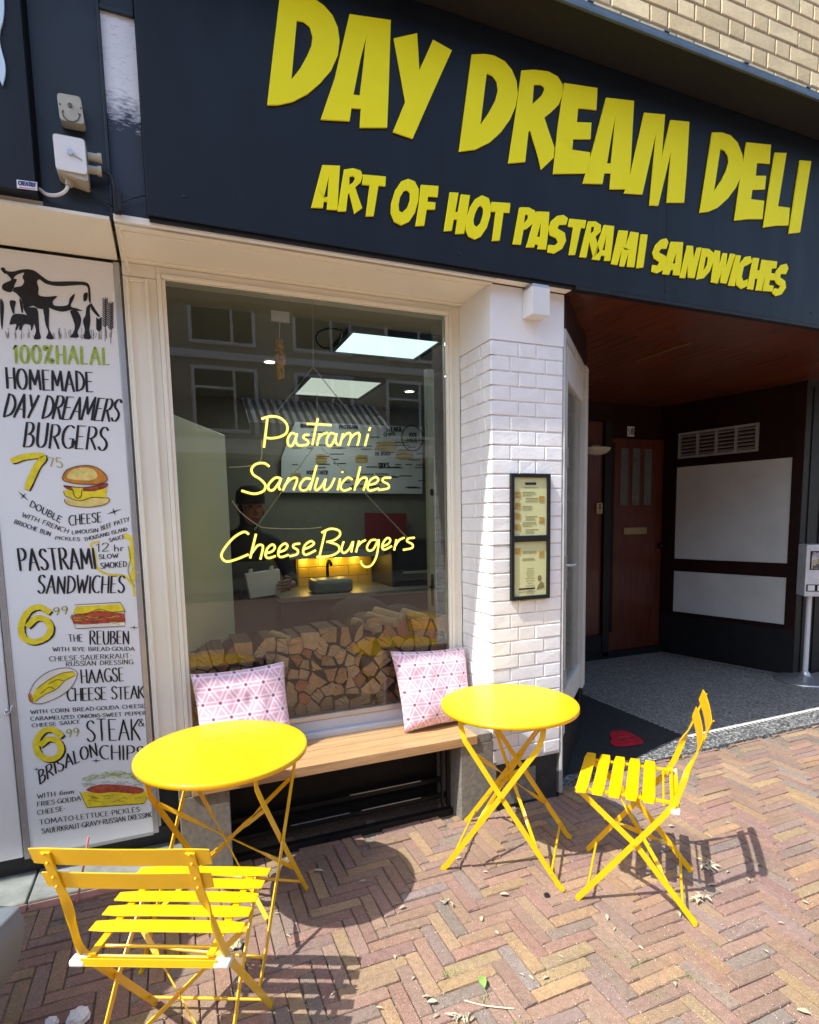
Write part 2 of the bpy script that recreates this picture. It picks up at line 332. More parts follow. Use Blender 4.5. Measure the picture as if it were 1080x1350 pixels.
# ------------------------------------------------------------------ mesh helpers
class MB:
    def __init__(s): s.v = []; s.f = []; s.m = []; s.col = []; s.sm = []
    def add(s, vs, fs, m=0, c=None, smooth=False):
        o = len(s.v); s.v += [tuple(x) for x in vs]
        for f in fs:
            s.f.append([o+i for i in f]); s.m.append(m); s.col.append(c); s.sm.append(smooth)
    def box(s, a, b, m=0, c=None, M=None):
        (x0, y0, z0), (x1, y1, z1) = a, b
        x0, x1 = min(x0, x1), max(x0, x1); y0, y1 = min(y0, y1), max(y0, y1); z0, z1 = min(z0, z1), max(z0, z1)
        vs = [Vector(p) for p in ((x0,y0,z0),(x1,y0,z0),(x1,y1,z0),(x0,y1,z0),(x0,y0,z1),(x1,y0,z1),(x1,y1,z1),(x0,y1,z1))]
        if M: vs = [M @ v for v in vs]
        s.add(vs, [(3,2,1,0),(4,5,6,7),(0,1,5,4),(1,2,6,5),(2,3,7,6),(3,0,4,7)], m, c)
    def prism(s, poly, ext, m=0, hole=None):
        """closed outline (3D points, planar) pushed along ext; hole = inner outline bridged to the outer one"""
        P = [Vector(p) for p in poly]; E = Vector(ext)
        nrm = Vector((0, 0, 0))
        for i in range(len(P)):
            a, b = P[i], P[(i+1) % len(P)]; nrm += a.cross(b)
        if nrm.dot(E) < 0: P.reverse()                    # outline runs counter-clockwise about ext
        from mathutils.geometry import tessellate_polygon
        loops = [P]
        if hole: loops.append([Vector(p) for p in hole])
        flat = [p for L in loops for p in L]; n = len(flat)
        tri = tessellate_polygon(loops)
        vs = flat + [p+E for p in flat]
        fs = []
        for t in tri:
            a, b, c = t
            nn = (flat[b]-flat[a]).cross(flat[c]-flat[a])
            if nn.dot(E) < 0: a, b, c = c, b, a
            fs.append((a+n, b+n, c+n)); fs.append((c, b, a))
        o = 0
        for L in loops:
            k = len(L)
            for i in range(k):
                j = (i+1) % k; fs.append((o+i, o+j, n+o+j, n+o+i))
            o += k
        s.add(vs, fs, m)
    def sheet(s, poly, m=0):
        s.add(poly, [tuple(range(len(poly)))], m)
    def tube(s, pts, r, n=8, m=0, cap=True, smooth=True):
        P = [Vector(p) for p in pts]; rr = r if isinstance(r, (list, tuple)) else [r]*len(P)
        o = len(s.v); up = None; rings = []
        for i, p in enumerate(P):
            t = (P[min(i+1, len(P)-1)]-P[max(i-1, 0)]).normalized()
            if up is None:
                up = Vector((0, 0, 1)) if abs(t.z) < .9 else Vector((1, 0, 0))
            a = t.cross(up)
            if a.length < 1e-6: a = t.orthogonal()
            a.normalize(); b = a.cross(t).normalized(); up = b
            rings.append([p+(a*math.cos(2*math.pi*k/n)+b*math.sin(2*math.pi*k/n))*rr[i] for k in range(n)])
        vs = [q for g in rings for q in g]; fs = []
        for i in range(len(P)-1):
            for k in range(n):
                fs.append((i*n+k, i*n+(k+1) % n, (i+1)*n+(k+1) % n, (i+1)*n+k))
        s.add(vs, fs, m, None, smooth)
        if cap:
            s.add(rings[0], [tuple(reversed(range(n)))], m); s.add(rings[-1], [tuple(range(n))], m)
    def strip(s, pts, wd, w, t, m=0):
        """flat bar: rectangular section w x t swept along pts; wd = width direction per point"""
        P = [Vector(p) for p in pts]; n = len(P)
        vs = []
        for i, p in enumerate(P):
            T = (P[min(i+1, n-1)]-P[max(i-1, 0)]).normalized()
            A = Vector(wd[i] if isinstance(wd, list) else wd); A = (A-T*A.dot(T)).normalized(); B = T.cross(A)
            ww = w[i] if isinstance(w, list) else w
            vs += [p+A*ww/2+B*t/2, p-A*ww/2+B*t/2, p-A*ww/2-B*t/2, p+A*ww/2-B*t/2]
        fs = [(3, 2, 1, 0), tuple(4*(n-1)+k for k in range(4))]
        for i in range(n-1):
            for k in range(4):
                fs.append((4*i+k, 4*i+(k+1) % 4, 4*i+4+(k+1) % 4, 4*i+4+k))
        s.add(vs, fs, m)
    def lathe(s, prof, c=(0, 0, 0), n=48, m=0, smooth=True):
        vs = []; fs = []
        for (r, z) in prof:
            vs += [(c[0]+r*math.cos(2*math.pi*k/n), c[1]+r*math.sin(2*math.pi*k/n), c[2]+z) for k in range(n)]
        for i in range(len(prof)-1):
            for k in range(n):
                fs.append((i*n+k, i*n+(k+1) % n, (i+1)*n+(k+1) % n, (i+1)*n+k))
        s.add(vs, fs, m, None, smooth)
        if prof[0][0] > 1e-5: s.add(vs[:n], [tuple(reversed(range(n)))], m)
        if prof[-1][0] > 1e-5: s.add(vs[-n:], [tuple(range(n))], m)
    def ball(s, c, r, m=0, nu=12, nv=8):
        rx, ry, rz = (r, r, r) if isinstance(r, (int, float)) else r
        vs = []; fs = []
        for j in range(nv+1):
            a = math.pi*j/nv
            for i in range(nu):
                b = 2*math.pi*i/nu
                vs.append((c[0]+rx*math.sin(a)*math.cos(b), c[1]+ry*math.sin(a)*math.sin(b), c[2]-rz*math.cos(a)))
        for j in range(nv):
            for i in range(nu):
                fs.append((j*nu+i, j*nu+(i+1) % nu, (j+1)*nu+(i+1) % nu, (j+1)*nu+i))
        s.add(vs, fs, m, None, True)
    def build(s, name, mats, parent=None, bevel=0, seg=2, autosmooth=False, local=False):
        me = bpy.data.meshes.new(name); me.from_pydata(s.v, [], s.f)
        if not isinstance(mats, (list, tuple)): mats = [mats]
        for m in mats: me.materials.append(m)
        me.polygons.foreach_set("material_index", s.m); me.polygons.foreach_set("use_smooth", s.sm)
        if any(c is not None for c in s.col):
            at = me.attributes.new("tone", 'FLOAT_COLOR', 'FACE')
            flat = []
            for c in s.col: flat += [*(c or (.5, .5, .5)), 1]
            at.data.foreach_set("color", flat)
        me.update()
        o = bpy.data.objects.new(name, me); COL.objects.link(o)
        if bevel:
            b = o.modifiers.new("edge", 'BEVEL'); b.width = bevel; b.segments = seg; b.limit_method = 'ANGLE'; b.angle_limit = R(40)
        if parent is not None:
            o.parent = parent
            if not local: o.matrix_parent_inverse = parent_matrix(parent).inverted()
        return o
def parent_matrix(p):
    m = Matrix.LocRotScale(p.location, p.rotation_euler, p.scale)
    return m if p.parent is None else parent_matrix(p.parent) @ p.matrix_parent_inverse @ m
def tag(o, label=None, cat=None, group=None, kind=None):
    if label: o["label"] = label
    if cat: o["category"] = cat
    if group: o["group"] = group
    if kind: o["kind"] = kind
    return o
def thing(name, label, cat, loc=(0, 0, 0), rz=0, group=None):
    o = bpy.data.objects.new(name, None); COL.objects.link(o); o.empty_display_size = .1
    o.location = loc; o.rotation_euler = (0, 0, rz)
    return tag(o, label, cat, group)
def copy_tree(o, parent=None):
    c = o.copy(); COL.objects.link(c)
    if parent is not None: c.parent = parent
    for ch in list(o.children): copy_tree(ch, c)
    return c
def lerp(a, b, t): return a+(b-a)*t
def catmull(P, k=6, closed=False):
    P = [Vector(p) for p in P]; out = []; n = len(P)
    if n < 3: return P
    for i in range(n if closed else n-1):
        if closed: p0, p1, p2, p3 = P[i-1], P[i], P[(i+1) % n], P[(i+2) % n]
        else: p0, p1, p2, p3 = P[max(i-1, 0)], P[i], P[i+1], P[min(i+2, n-1)]
        for j in range(k):
            t = j/k
            out.append(.5*((2*p1)+(p2-p0)*t+(2*p0-5*p1+4*p2-p3)*t*t+(3*p1-p0-3*p2+p3)*t**3))
    if not closed: out.append(P[-1])
    return out
# ------------------------------------------------------------------ ground
g = MB(); g.sheet([(-150, -150, -.034), (150, -150, -.034), (150, 150, -.034), (-150, 150, -.034)]); tag(g.build("ground", SAND), kind='structure')
def pave():
    rnd = random.Random(3)
    mb = MB(); Wd, n = .0516, 4
    tones = [((.30, .175, .125), 5), ((.325, .20, .13), 3), ((.36, .235, .12), 3), ((.265, .15, .125), 4), ((.235, .175, .15), 2), ((.39, .26, .125), 2), ((.205, .185, .165), 1), ((.29, .185, .145), 3)]
    pool = [c for c, k in tones for _ in range(k)]
    def brick(x0, y0, lx, ly):
        c0 = rnd.choice(pool); c0 = tuple(lerp(v, m_, .20) for v, m_ in zip(c0, (.275, .18, .125))); q = rnd.uniform(.84, 1.12); c = tuple(v*q*rnd.uniform(.94, 1.06) for v in c0)
        gap = .0013; cx, cy = x0+lx/2, y0+ly/2
        hx, hy = lx/2-gap-rnd.random()*.0008, ly/2-gap-rnd.random()*.0008
        if cy+hy > 2.545 and cx < 1.96: 
            if cy-hy > 2.545: return
        if cy-hy > 2.585: return
        hy2 = min(hy, 2.585-cy) if cy+hy > 2.585 else hy
        an = rnd.gauss(0, .012); ca, sa = math.cos(an), math.sin(an)
        zt = rnd.gauss(-.001, .0016); tx, ty = rnd.gauss(0, .012), rnd.gauss(0, .012)
        def P(x, y, z):
            return (cx+x*ca-y*sa, cy+x*sa+y*ca, z+zt+x*tx+y*ty)
        J = [rnd.uniform(.78, 1.02) for _ in range(4)]
        # rounded, worn corners: an octagon outline
        k = rnd.uniform(.002, .0065)
        def oct(hx, hy, k):
            return [(-hx+k, -hy), (hx-k, -hy), (hx, -hy+k), (hx, hy-k), (hx-k, hy), (-hx+k, hy), (-hx, hy-k), (-hx, -hy+k)]
        o0 = oct(hx, hy2, k*.7); b = rnd.uniform(.0018, .0036); o1 = oct(hx-b, hy2-b, k)
        wob = [rnd.uniform(-.0012, .0012) for _ in range(8)]
        vs = [P(x+w, y+w, -.034) for (x, y), w in zip(o0, wob)]+[P(x+w, y+w, -.0048) for (x, y), w in zip(o0, wob)]+[P(x+w, y-w, 0) for (x, y), w in zip(o1, wob)]
        fs = []
        for i in range(8):
            j = (i+1) % 8; fs += [(i, j, 8+j, 8+i), (8+i, 8+j, 16+j, 16+i)]
        fs.append(tuple(range(16, 24)))
        mb.add(vs, fs, 0, c)
    # 4:1 herringbone laid square to the facade
    X0, X1, Y0, Y1 = -3.2, 7.2, -.9, 2.6
    for j in range(int(Y0/Wd), int(Y1/Wd)+2):
        for i in range(int(X0/Wd), int(X1/Wd)+2):
            d = (i-j) % (2*n)
            if d == 0: brick(i*Wd, j*Wd, n*Wd, Wd)
            elif d == 2*n-1: brick(i*Wd, j*Wd, Wd, n*Wd)
    return mb.build("pavement", PAVE)
tag(pave(), kind='structure')
j = MB(); j.sheet([(-3.3, -1.0, -.011), (7.3, -1.0, -.011), (7.3, 2.6, -.011), (-3.3, 2.6, -.011)]); tag(j.build("pavement_joints", SAND), kind='structure')
rd = MB(); rd.sheet([(-40, -9, -.02), (40, -9, -.02), (40, -1.0, -.02), (-40, -1.0, -.02)]); tag(rd.build("street", mat("street_brick", (.27, .17, .13), .85, var=.3, scale=12, bump=.4)), kind='structure')

# cement apron and pink kerb left of the bench, granite threshold and porch floor
ap = MB(); 
xs = [-3.2, -1.4, -.62, -.02]
for a, b in zip(xs[:-1], xs[1:]): ap.box((a+.004, 2.612, -.03), (b-.004, 2.93, .012+.002*(a > -1)))
tag(ap.build("cement_apron", CONC, bevel=.006), kind='structure')
kb = MB(); x = -3.2
while x < -.06:
    L = min(.34+random.random()*.1, -.04-x); kb.box((x+.003, 2.556, -.03), (x+L-.003, 2.608, .006+random.random()*.004)); x += L
tag(kb.build("kerb", PINK, bevel=.006), kind='structure')
pf = MB(); pf.prism([(3.145, 2.83, -.03), (5.23, 2.83, -.03), (7.6, 2.83, -.03), (7.6, 3.46, -.03), (5.23, 3.46, -.03), (4.95, 4.78, -.03), (3.9, 4.78, -.03), (3.145, 3.87, -.03)], (0, 0, .05))
tag(pf.build("porch_floor", TERR), kind='structure')
ds = MB(); ds.prism([(1.60, 2.50, -.03), (1.92, 2.56, -.03), (2.5, 2.60, -.03), (7.6, 2.60, -.03), (7.6, 2.829, -.03), (3.141, 2.829, -.03), (2.57, 2.672, -.03), (1.95, 2.645, -.03), (1.61, 2.57, -.03)], (0, 0, .046))
tag(ds.build("threshold", TERRD), kind='structure')
bs = MB(); bs.prism([(1.90, 2.648, -.03), (2.568, 2.675, -.03), (3.138, 2.83, -.03), (3.138, 3.9, -.03), (2.5, 3.16, -.03)], (0, 0, .05))
tag(bs.build("granite_triangle", STONE), kind='structure')
# mosaic border: pale band and a row of teeth, dark teeth along the granite
tb = MB(); tb.box((3.15, 2.776, .0205), (7.6, 2.803, .0232)); x = 3.16
while x < 7.5: 
    tb.sheet([(x, 2.776, .0226), (x+.012, 2.744, .0226), (x+.024, 2.776, .0226)]); x += .040
tag(tb.build("mosaic_border", mat("mosaic_pale", (.55, .54, .50), .6, var=.2, scale=60)), kind='structure')
tb = MB(); y = 2.86
while y < 3.84:
    tb.sheet([(3.149, y, .0236), (3.118, y+.014, .0236), (3.149, y+.028, .0236)]); y += .046
y = 2.95
while y < 4.75:
    t = (y-3.46)/1.32; xx = 5.23-.28*t if y > 3.46 else 5.23
    tb.sheet([(xx-.14, y, .0222), (xx-.105, y+.02, .0222), (xx-.14, y+.04, .0222)], 1); y += .05
tag(tb.build("mosaic_teeth", [mat("mosaic_grey", (.33, .33, .31), .6, var=.2), BLK]), kind='structure')

# ------------------------------------------------------------------ the shop building
B = thing("shop_building", "corner shop front with white brick pillar, dark fascia and yellow brick above", "building", (0, 2.6, 0))
# upper brick wall (flemish bond) over the fascia
def brick_face(mb, u0, u1, z0, z1, P, rows, joint=.010, tone=None, rnd=None, prot=.004, depth=.06):
    """P(u, z, out) -> point; rows: list of (z0, z1, [(u0,u1)...])"""
    for (za, zb, us) in rows:
        for (a, b) in us:
            a2, b2 = max(a, u0)+joint/2, min(b, u1)-joint/2
            if b2-a2 < .012: continue
            e = .003; w = [rnd.uniform(-.0012, .0012) for _ in range(4)]; pr = prot+rnd.uniform(-.0012, .0012)
            zc, zd = za+joint/2, zb-joint/2
            q = [(a2, zc), (b2, zc), (b2, zd), (a2, zd)]
            i = [(a2+e, zc+e), (b2-e, zc+e), (b2-e, zd-e), (a2+e, zd-e)]
            vs = [P(x, z, -depth) for x, z in q]+[P(x, z, pr-.003) for x, z in q]+[P(x, z, pr+ww) for (x, z), ww in zip(i, w)]
            fs = []
            for k in range(4):
                m = (k+1) % 4; fs += [(k, m, 4+m, 4+k), (4+k, 4+m, 8+m, 8+k)]
            fs.append((8, 9, 10, 11))
            c = None
            if tone: 
                t = rnd.choice(tone); s = rnd.uniform(.88, 1.08); c = tuple(v*s for v in t)
            mb.add(vs, fs, 0, c)
rb = random.Random(11)
mb = MB(); rows = []; z = 3.66; k = 0
while z < 5.6:
    us = []; x = -1.2-(.165 if k % 2 else 0); h = False
    while x < 6.5:
        w = .108 if h else .222; us.append((x, x+w)); x += w; h = not h
    rows.append((z, z+.078, us)); z += .078; k += 1
brick_face(mb, -1.2, 6.5, 3.66, 5.6, lambda u, z, o: (u, 2.25-o, z), rows, .010, [(.68, .55, .31), (.63, .50, .28), (.71, .58, .34), (.60, .47, .265)], rb, prot=.003)
mb.build("brick_wall", YBRICK, B)
mb = MB(); mb.box((-1.2, 2.2505, 3.662), (6.5, 2.5, 5.6)); mb.box((-6, 2.26, 5.6), (9, 2.6, 11), 0); mb.box((-6, 2.26, 3.66), (-1.2, 2.6, 5.6)); mb.box((6.5, 2.26, 3.66), (9, 2.6, 5.6))
mb.build("wall_core", mat("mortar", (.30, .24, .15), .9, var=.15, scale=30), B)
# projecting canopy over the sign with its zinc edge
mb = MB(); mb.box((-6, 2.19, 3.622), (9, 2.46, 3.648)); mb.build("canopy", BLK2, B)
mb = MB(); mb.box((-6, 2.176, 3.618), (9, 2.189, 3.640)); mb.box((-6, 2.182, 3.641), (9, 2.252, 3.6595)); mb.build("zinc_edge", ZINC, B, bevel=.003)
x = .3
while x < 6: mb = MB(); mb.box((x, 2.179, 3.6605), (x+.03, 2.20, 3.666)); x += .42+random.random()*.1; mb.build("flashing_clip", ZINC, B)
# wall behind the sign, the strips left of it
mb = MB(); mb.box((-6, 2.455, 2.63), (9, 2.60, 3.62)); mb.build("fascia_backing", BLK2, B)
mb = MB(); mb.box((-.335, 2.44, 2.604), (-.128, 2.4545, 3.617)); mb.build("fascia_panel", NAVY, B)
mb = MB(); mb.box((-.116, 2.44, 2.612), (-.008, 2.4545, 3.285)); mb.build("peeling_panel", PEEL, B)
mb = MB(); mb.box((-.127, 2.425, 2.606), (-.117, 2.4545, 3.617)); mb.box((-.116, 2.436, 3.287), (-.008, 2.4545, 3.617)); mb.box((-.116, 2.425, 3.280), (-.0095, 2.437, 3.297)); mb.build("fascia_trim", NAVY, B, bevel=.002)
# soffit above the window, cream painted, with its mouldings
mb = MB(); mb.box((-.118, 2.456, 2.597), (1.452, 2.80, 2.629)); mb.box((-3.5, 2.456, 2.600), (-.132, 2.795, 2.629)); mb.box((-3.5, 2.43, 2.5925), (-.132, 2.4555, 2.6035)); mb.build("soffit", CREAM, B)
mb = MB(); mb.box((-.118, 2.418, 2.588), (1.452, 2.432, 2.612)); mb.box((-.118, 2.455, 2.590), (1.452, 2.470, 2.5968)); mb.box((-.10, 2.505, 2.5925), (1.452, 2.512, 2.5968)); mb.box((-.10, 2.742, 2.590), (1.452, 2.758, 2.5968)); mb.build("soffit_moulding", CREAM, B, bevel=.003)
mb = MB(); mb.box((1.4535, 2.418, 2.599), (1.872, 2.4685, 2.612)); mb.build("pillar_moulding", CREAM, B, bevel=.003)
# white brick pillar
mb = MB(); rp = random.Random(5)
Z0, CH = .262, .0695
rowsF, rowsL = [], []
k = 0; z = Z0-.0
while z < 2.28:
    F = [(1.452, 1.608), (1.608, 1.708), (1.708, 1.868)] if k % 2 else [(1.452, 1.560), (1.560, 1.762), (1.762, 1.868)]
    L = [(2.474, 2.574), (2.574, 2.79)] if k % 2 else [(2.474, 2.528), (2.528, 2.63), (2.63, 2.79)]
    rowsF.append((z, z+CH, F)); rowsL.append((z, z+CH, L)); z += CH; k += 1
ztop = z
brick_face(mb, 1.4505, 1.8685, Z0, ztop, lambda u, z, o: (u, 2.474-o, z), rowsF, .0065, None, rp, prot=.0, depth=.03)
n0 = len(mb.v)
brick_face(mb, 2.474, 2.79, Z0, ztop, lambda u, z, o: (1.452-o, u, z), rowsL, .0065, None, rp, prot=.0, depth=.03)
mb.build("pillar", WBRICK, B)
mb = MB(); mb.box((1.4585, 2.480, .250), (1.868, 2.80, ztop+.001)); mb.build("pillar_core", MORT, B)
mb = MB(); mb.box((1.4515, 2.4735, ztop+.002), (1.870, 2.80, 2.598)); mb.build("pillar_head", WHITE, B, bevel=.003)
mb = MB(); mb.box((1.480, 2.492, -.03), (1.862, 2.80, .249)); mb.build("pillar_base", STONE, B, bevel=.004)
mb = MB(); mb.box((1.520, 2.484, .02), (1.72, 2.4915, .20)); mb.build("granite_patch", GRAN, B)
# window: frame, glass, sill
FY = 2.79
wf = MB()
wf.box((-.118, FY, 2.545), (.012, FY+.05, 2.596)); wf.box((1.405, FY, .44), (1.452, FY+.05, 2.596)); wf.box((.012, FY, 2.565), (1.405, FY+.05, 2.596))
wf.box((.012, FY-.012, .52), (.030, FY+.04, 2.564)); wf.box((.030, FY-.004, .545), (.046, FY+.045, 2.546)); 
wf.box((1.389, FY-.012, .52), (1.4045, FY+.04, 2.564)); wf.box((1.373, FY-.004, .545), (1.3885, FY+.045, 2.546))
wf.box((.031, FY-.012, 2.547), (1.388, FY+.04, 2.5645))
fr = wf.build("window_frame", CREAM, B, bevel=.003)
mb = MB(); mb.box((.047, FY+.012, .546), (1.3725, FY+.018, 2.546)); mb.build("pane", GLASS, fr)
mb = MB(); mb.box((-.118, FY+.005, .44), (.0115, FY+.05, 2.5445)); mb.box((-.108, FY-.008, .50), (-.096, FY+.004, 2.535)); mb.box((-.036, FY-.008, .50), (-.022, FY+.004, 2.535)); mb.box((-.0955, FY-.008, 2.522), (-.0365, FY+.004, 2.535)); mb.build("jamb_panel", CREAM, B, bevel=.003)
mb = MB(); mb.box((.047, FY-.004, .520), (1.3725, FY+.05, .545)); mb.build("window_bead", ALU, B, bevel=.002)
mb = MB(); mb.box((.012, FY+.0, .40), (1.404, FY+.06, .5185)); mb.box((.012, FY-.030, .432), (1.404, FY-.0005, .462)); mb.build("window_sill", mat("grey_blue_sill", (.50, .53, .57), .4, var=.06, scale=6), B, bevel=.004)
# void and black frame below the bench
mb = MB(); mb.box((.172, 2.76, 0), (1.27, 2.80, .40)); mb.box((-.03, 2.76, 0), (.0, 2.8, .4)); mb.build("bench_backing", BLK2, B)
mb = MB(); mb.box((.172, 2.562, -.03), (1.27, 2.60, .024)); mb.box((.172, 2.64, .05), (1.27, 2.66, .075)); mb.box((.172, 2.70, .11), (1.27, 2.72, .135)); mb.box((1.215, 2.58, .03), (1.225, 2.60, .38)); mb.box((1.245, 2.58, .03), (1.2535, 2.60, .38)); mb.build("vent_bars", BLK, B, bevel=.002)
mb = MB(); mb.box((.45, 2.6385, .0755), (.74, 2.6430, .0790), 0); mb.box((.80, 2.6385, .0755), (1.12, 2.6430, .0790)); mb.box((.76, 2.6985, .1355), (1.15, 2.7030, .139)); mb.build("vent_highlights", ALU, B)  # pale strips imitating highlights along the black bars
# left wall: grey-white shutters and base
mb = MB(); mb.box((-3.5, 2.852, .10), (-.118, 2.90, 2.60)); mb.build("left_wall", WHITE, B)
mb = MB(); mb.box((-3.5, 2.85, -.02), (-.02, 2.90, .0985)); mb.box((-.137, 2.862, .0985), (.01, 2.90, .42)); mb.build("wall_base", STONE, B)
mb = MB()
mb.box((-1.40, 2.812, .108), (-.752, 2.851, 2.585)); mb.box((-.749, 2.806, .104), (-.662, 2.851, 2.59)); sh = mb.build("shutter", WHITE, B, bevel=.003)
la = on_y(10, 937, 2.80); mb = MB(); mb.tube(catmull([la+Vector((-.012, 0, .0)), la+Vector((-.004, -.012, -.014)), la+Vector((.012, -.012, -.004)), la+Vector((.016, -.006, .014)), la+Vector((.022, 0, .022))], 5), .0035, 6); mb.ball(la+Vector((.0, .002, 0)), .009); mb.build("latch", ALU, sh)

# ---- porch: angled shop door, passage walls, ceiling
D0, D1 = Vector((1.878, 2.476, 0)), Vector((2.52, 3.10, 0))
du = (D1-D0).normalized(); dn = Vector((du.y, -du.x, 0)); DL = (D1-D0).length
def dp(u, z, o): p = D0+du*u+dn*o; return (p.x, p.y, z)
def dbox(mb, u0, u1, z0, z1, o0, o1, m=0):
    c = [dp(u, z, o) for z in (z0, z1) for (u, o) in ((u0, o0), (u1, o0), (u1, o1), (u0, o1))]
    mb.add(c, [(3,2,1,0),(4,5,6,7),(0,1,5,4),(1,2,6,5),(2,3,7,6),(3,0,4,7)], m)
mb = MB(); dbox(mb, 0, .03, .02, 2.44, -.05, .004); dbox(mb, .0305, DL-.1, 2.40, 2.44, -.05, .004); mb.build("door_frame", mat("door_frame_shaded", (.42, .43, .42), .5), B, bevel=.003)  # frame greyed: shade of the gap beside the leaf put into its colour
mb = MB(); dbox(mb, .032, .16, .30, 2.398, -.045, -.006); dbox(mb, DL-.11, DL, .385, 2.44, -.045, .014); dbox(mb, .1605, DL-.1105, 2.22, 2.398, -.045, -.006); dbox(mb, .1605, DL-.1105, .39, .55, -.045, -.006)
dr = mb.build("shop_door", mat("door_paint_shaded", (.58, .58, .54), .45, var=.06), B, bevel=.004)  # white leaf toned down, its shade put into the colour
mb = MB(); dbox(mb, .161, DL-.111, .55, 2.219, -.03, -.022); mb.build("door_glass", mat("dusty_glass", (.20, .205, .17), .15, var=.2), dr)
mb = MB()
for zc in (1.82, .62):
    mq = MB(); dbox(mq, .10, .135, zc-.05, zc+.05, -.0055, .004); mq.build("door_bolt", ALU, dr)
dbox(mb, .09, .13, 1.12, 1.30, -.0055, .003); mb.tube([dp(.11, 1.25, .003), dp(.11, 1.25, .035), dp(.19, 1.25, .038)], .008); mb.build("door_handle", ALU, dr)
mb = MB(); dbox(mb, .0, DL-.06, -.02, .298, -.05, -.012); dbox(mb, DL-.06, DL-.01, -.02, .384, -.045, -.012); mb.build("door_kick_plate", BLK, B)
mb = MB(); dbox(mb, 0, DL, 2.4415, 2.64, -.05, .0); mb.build("door_header", MAHOD, B)
def wall2(mb, a, b, z0, z1, t=.05, m=0):
    a, b = Vector(a), Vector(b); u = (b-a).normalized(); nn = Vector((-u.y, u.x))
    c = [(p.x, p.y, z) for z in (z0, z1) for p in (a, b, b+nn*t, a+nn*t)]
    mb.add(c, [(3,2,1,0),(4,5,6,7),(0,1,5,4),(1,2,6,5),(2,3,7,6),(3,0,4,7)], m)
mb = MB(); wall2(mb, (2.50, 3.13), (3.06, 3.87), -.02, 2.66); wall2(mb, (3.062, 3.872), (3.82, 4.79), -.02, 2.66); mb.build("passage_wall", MAHOD, B)
mb = MB(); mb.box((3.7, 4.80, -.02), (5.4, 4.85, 2.68)); mb.build("back_wall", MAHOD, B)
# mahogany back door with slit lights, letter slot; black upright and side panel
k = 4.8/5.15
mb = MB(); mb.box((4.19, 4.765, .09), (4.90, 4.7995, 2.30)); bd = mb.build("back_door", MAHO, B, bevel=.004)
mb = MB()
for i in range(3):
    a = 4.315+i*.158; mb.box((a, 4.758, 1.62), (a+.098, 4.7645, 2.20))
mb.build("door_slit_glass", mat("slit_glass", (.10, .115, .11), .3), bd)
mb = MB(); mb.box((4.375, 4.752, 1.315), (4.68, 4.7645, 1.385)); mb.box((4.40, 4.748, 1.335), (4.655, 4.7515, 1.365)); mb.build("letter_slot", BRASS, bd, bevel=.003)
mb = MB(); mb.box((4.20, 4.752, .30), (4.235, 4.7645, 2.25)); mb.ball((4.865, 4.74, 1.18), .03, 0); mb.build("door_trim", MAHOD, bd)
mb = MB(); mb.box((4.10, 4.74, .05), (4.186, 4.7995, 2.45)); mb.build("black_upright", BLK, B)
mb = MB(); mb.box((3.72, 4.772, .28), (4.095, 4.7995, 2.45)); mb.build("side_panel", MAHO, B)
mb = MB(); mb.box((3.72, 4.74, -.02), (4.95, 4.7995, .088)); mb.box((3.72, 4.75, .089), (4.095, 4.7995, .279)); mb.build("back_plinth", BLK, B)
# right-hand passage wall with its white panels
RA, RB2 = Vector((4.912, 4.80, 0)), Vector((5.222, 3.484, 0))
ru = (RB2-RA).normalized(); rn = Vector((-ru.y, ru.x, 0)); rn = -rn if rn.x > 0 else rn; RL = (RB2-RA).length
def rp_(u, z, o): p = RA+ru*u+rn*o; return (p.x, p.y, z)
def rbox(mb, u0, u1, z0, z1, o0, o1, m=0):
    c = [rp_(u, z, o) for z in (z0, z1) for (u, o) in ((u0, o0), (u1, o0), (u1, o1), (u0, o1))]
    mb.add(c, [(3,2,1,0),(4,5,6,7),(0,1,5,4),(1,2,6,5),(2,3,7,6),(3,0,4,7)], m)
def ron(px, py):
    v = ray(px, py); o = Vector((0, 0, CAM_H)); s = (RA-o).dot(rn)/v.dot(rn); p = o+v*s; return ((p-RA).dot(ru), p.z)
mb = MB(); rbox(mb, -.05, RL, -.02, 2.68, -.05, 0); mb.build("passage_wall_right", MAHOD, B)
mb = MB(); rbox(mb, 0, RL, .02, .44, .0005, .012); mb.build("passage_plinth", BLK, B)
u0 = ron(891, 700)[0]; u1 = ron(1041, 700)[0]; up0 = ron(893, 621)[1]
mb = MB(); rbox(mb, u0, u1, 1.048, 2.0, .0005, .010); mb.build("white_panel", GREYW, B, bevel=.002)
mb = MB(); rbox(mb, u0, u1, .483, .917, .0005, .010); mb.build("white_panel", GREYW, B, bevel=.002)
mb = MB(); rbox(mb, u0-.06, u0-.002, .44, 2.66, .0008, .02); rbox(mb, u1+.002, RL, .44, 2.66, .0008, .02); rbox(mb, u0, u1, .919, 1.046, .0008, .016); rbox(mb, u0, u1, 2.002, 2.06, .0008, .014); mb.build("panel_frame", MAHOD, B)
v0, vz0 = ron(896, 590); v1, _ = ron(1001, 575)
mb = MB(); zt, zb = 2.345, 2.085
rbox(mb, v0, v1, zt-.022, zt, .0005, .03); rbox(mb, v0, v1, zb, zb+.022, .0005, .03)
for q in range(5):
    c = lerp(v0, v1-.022, q/4); rbox(mb, c, c+.022, zb+.0225, zt-.0225, .0005, .028)
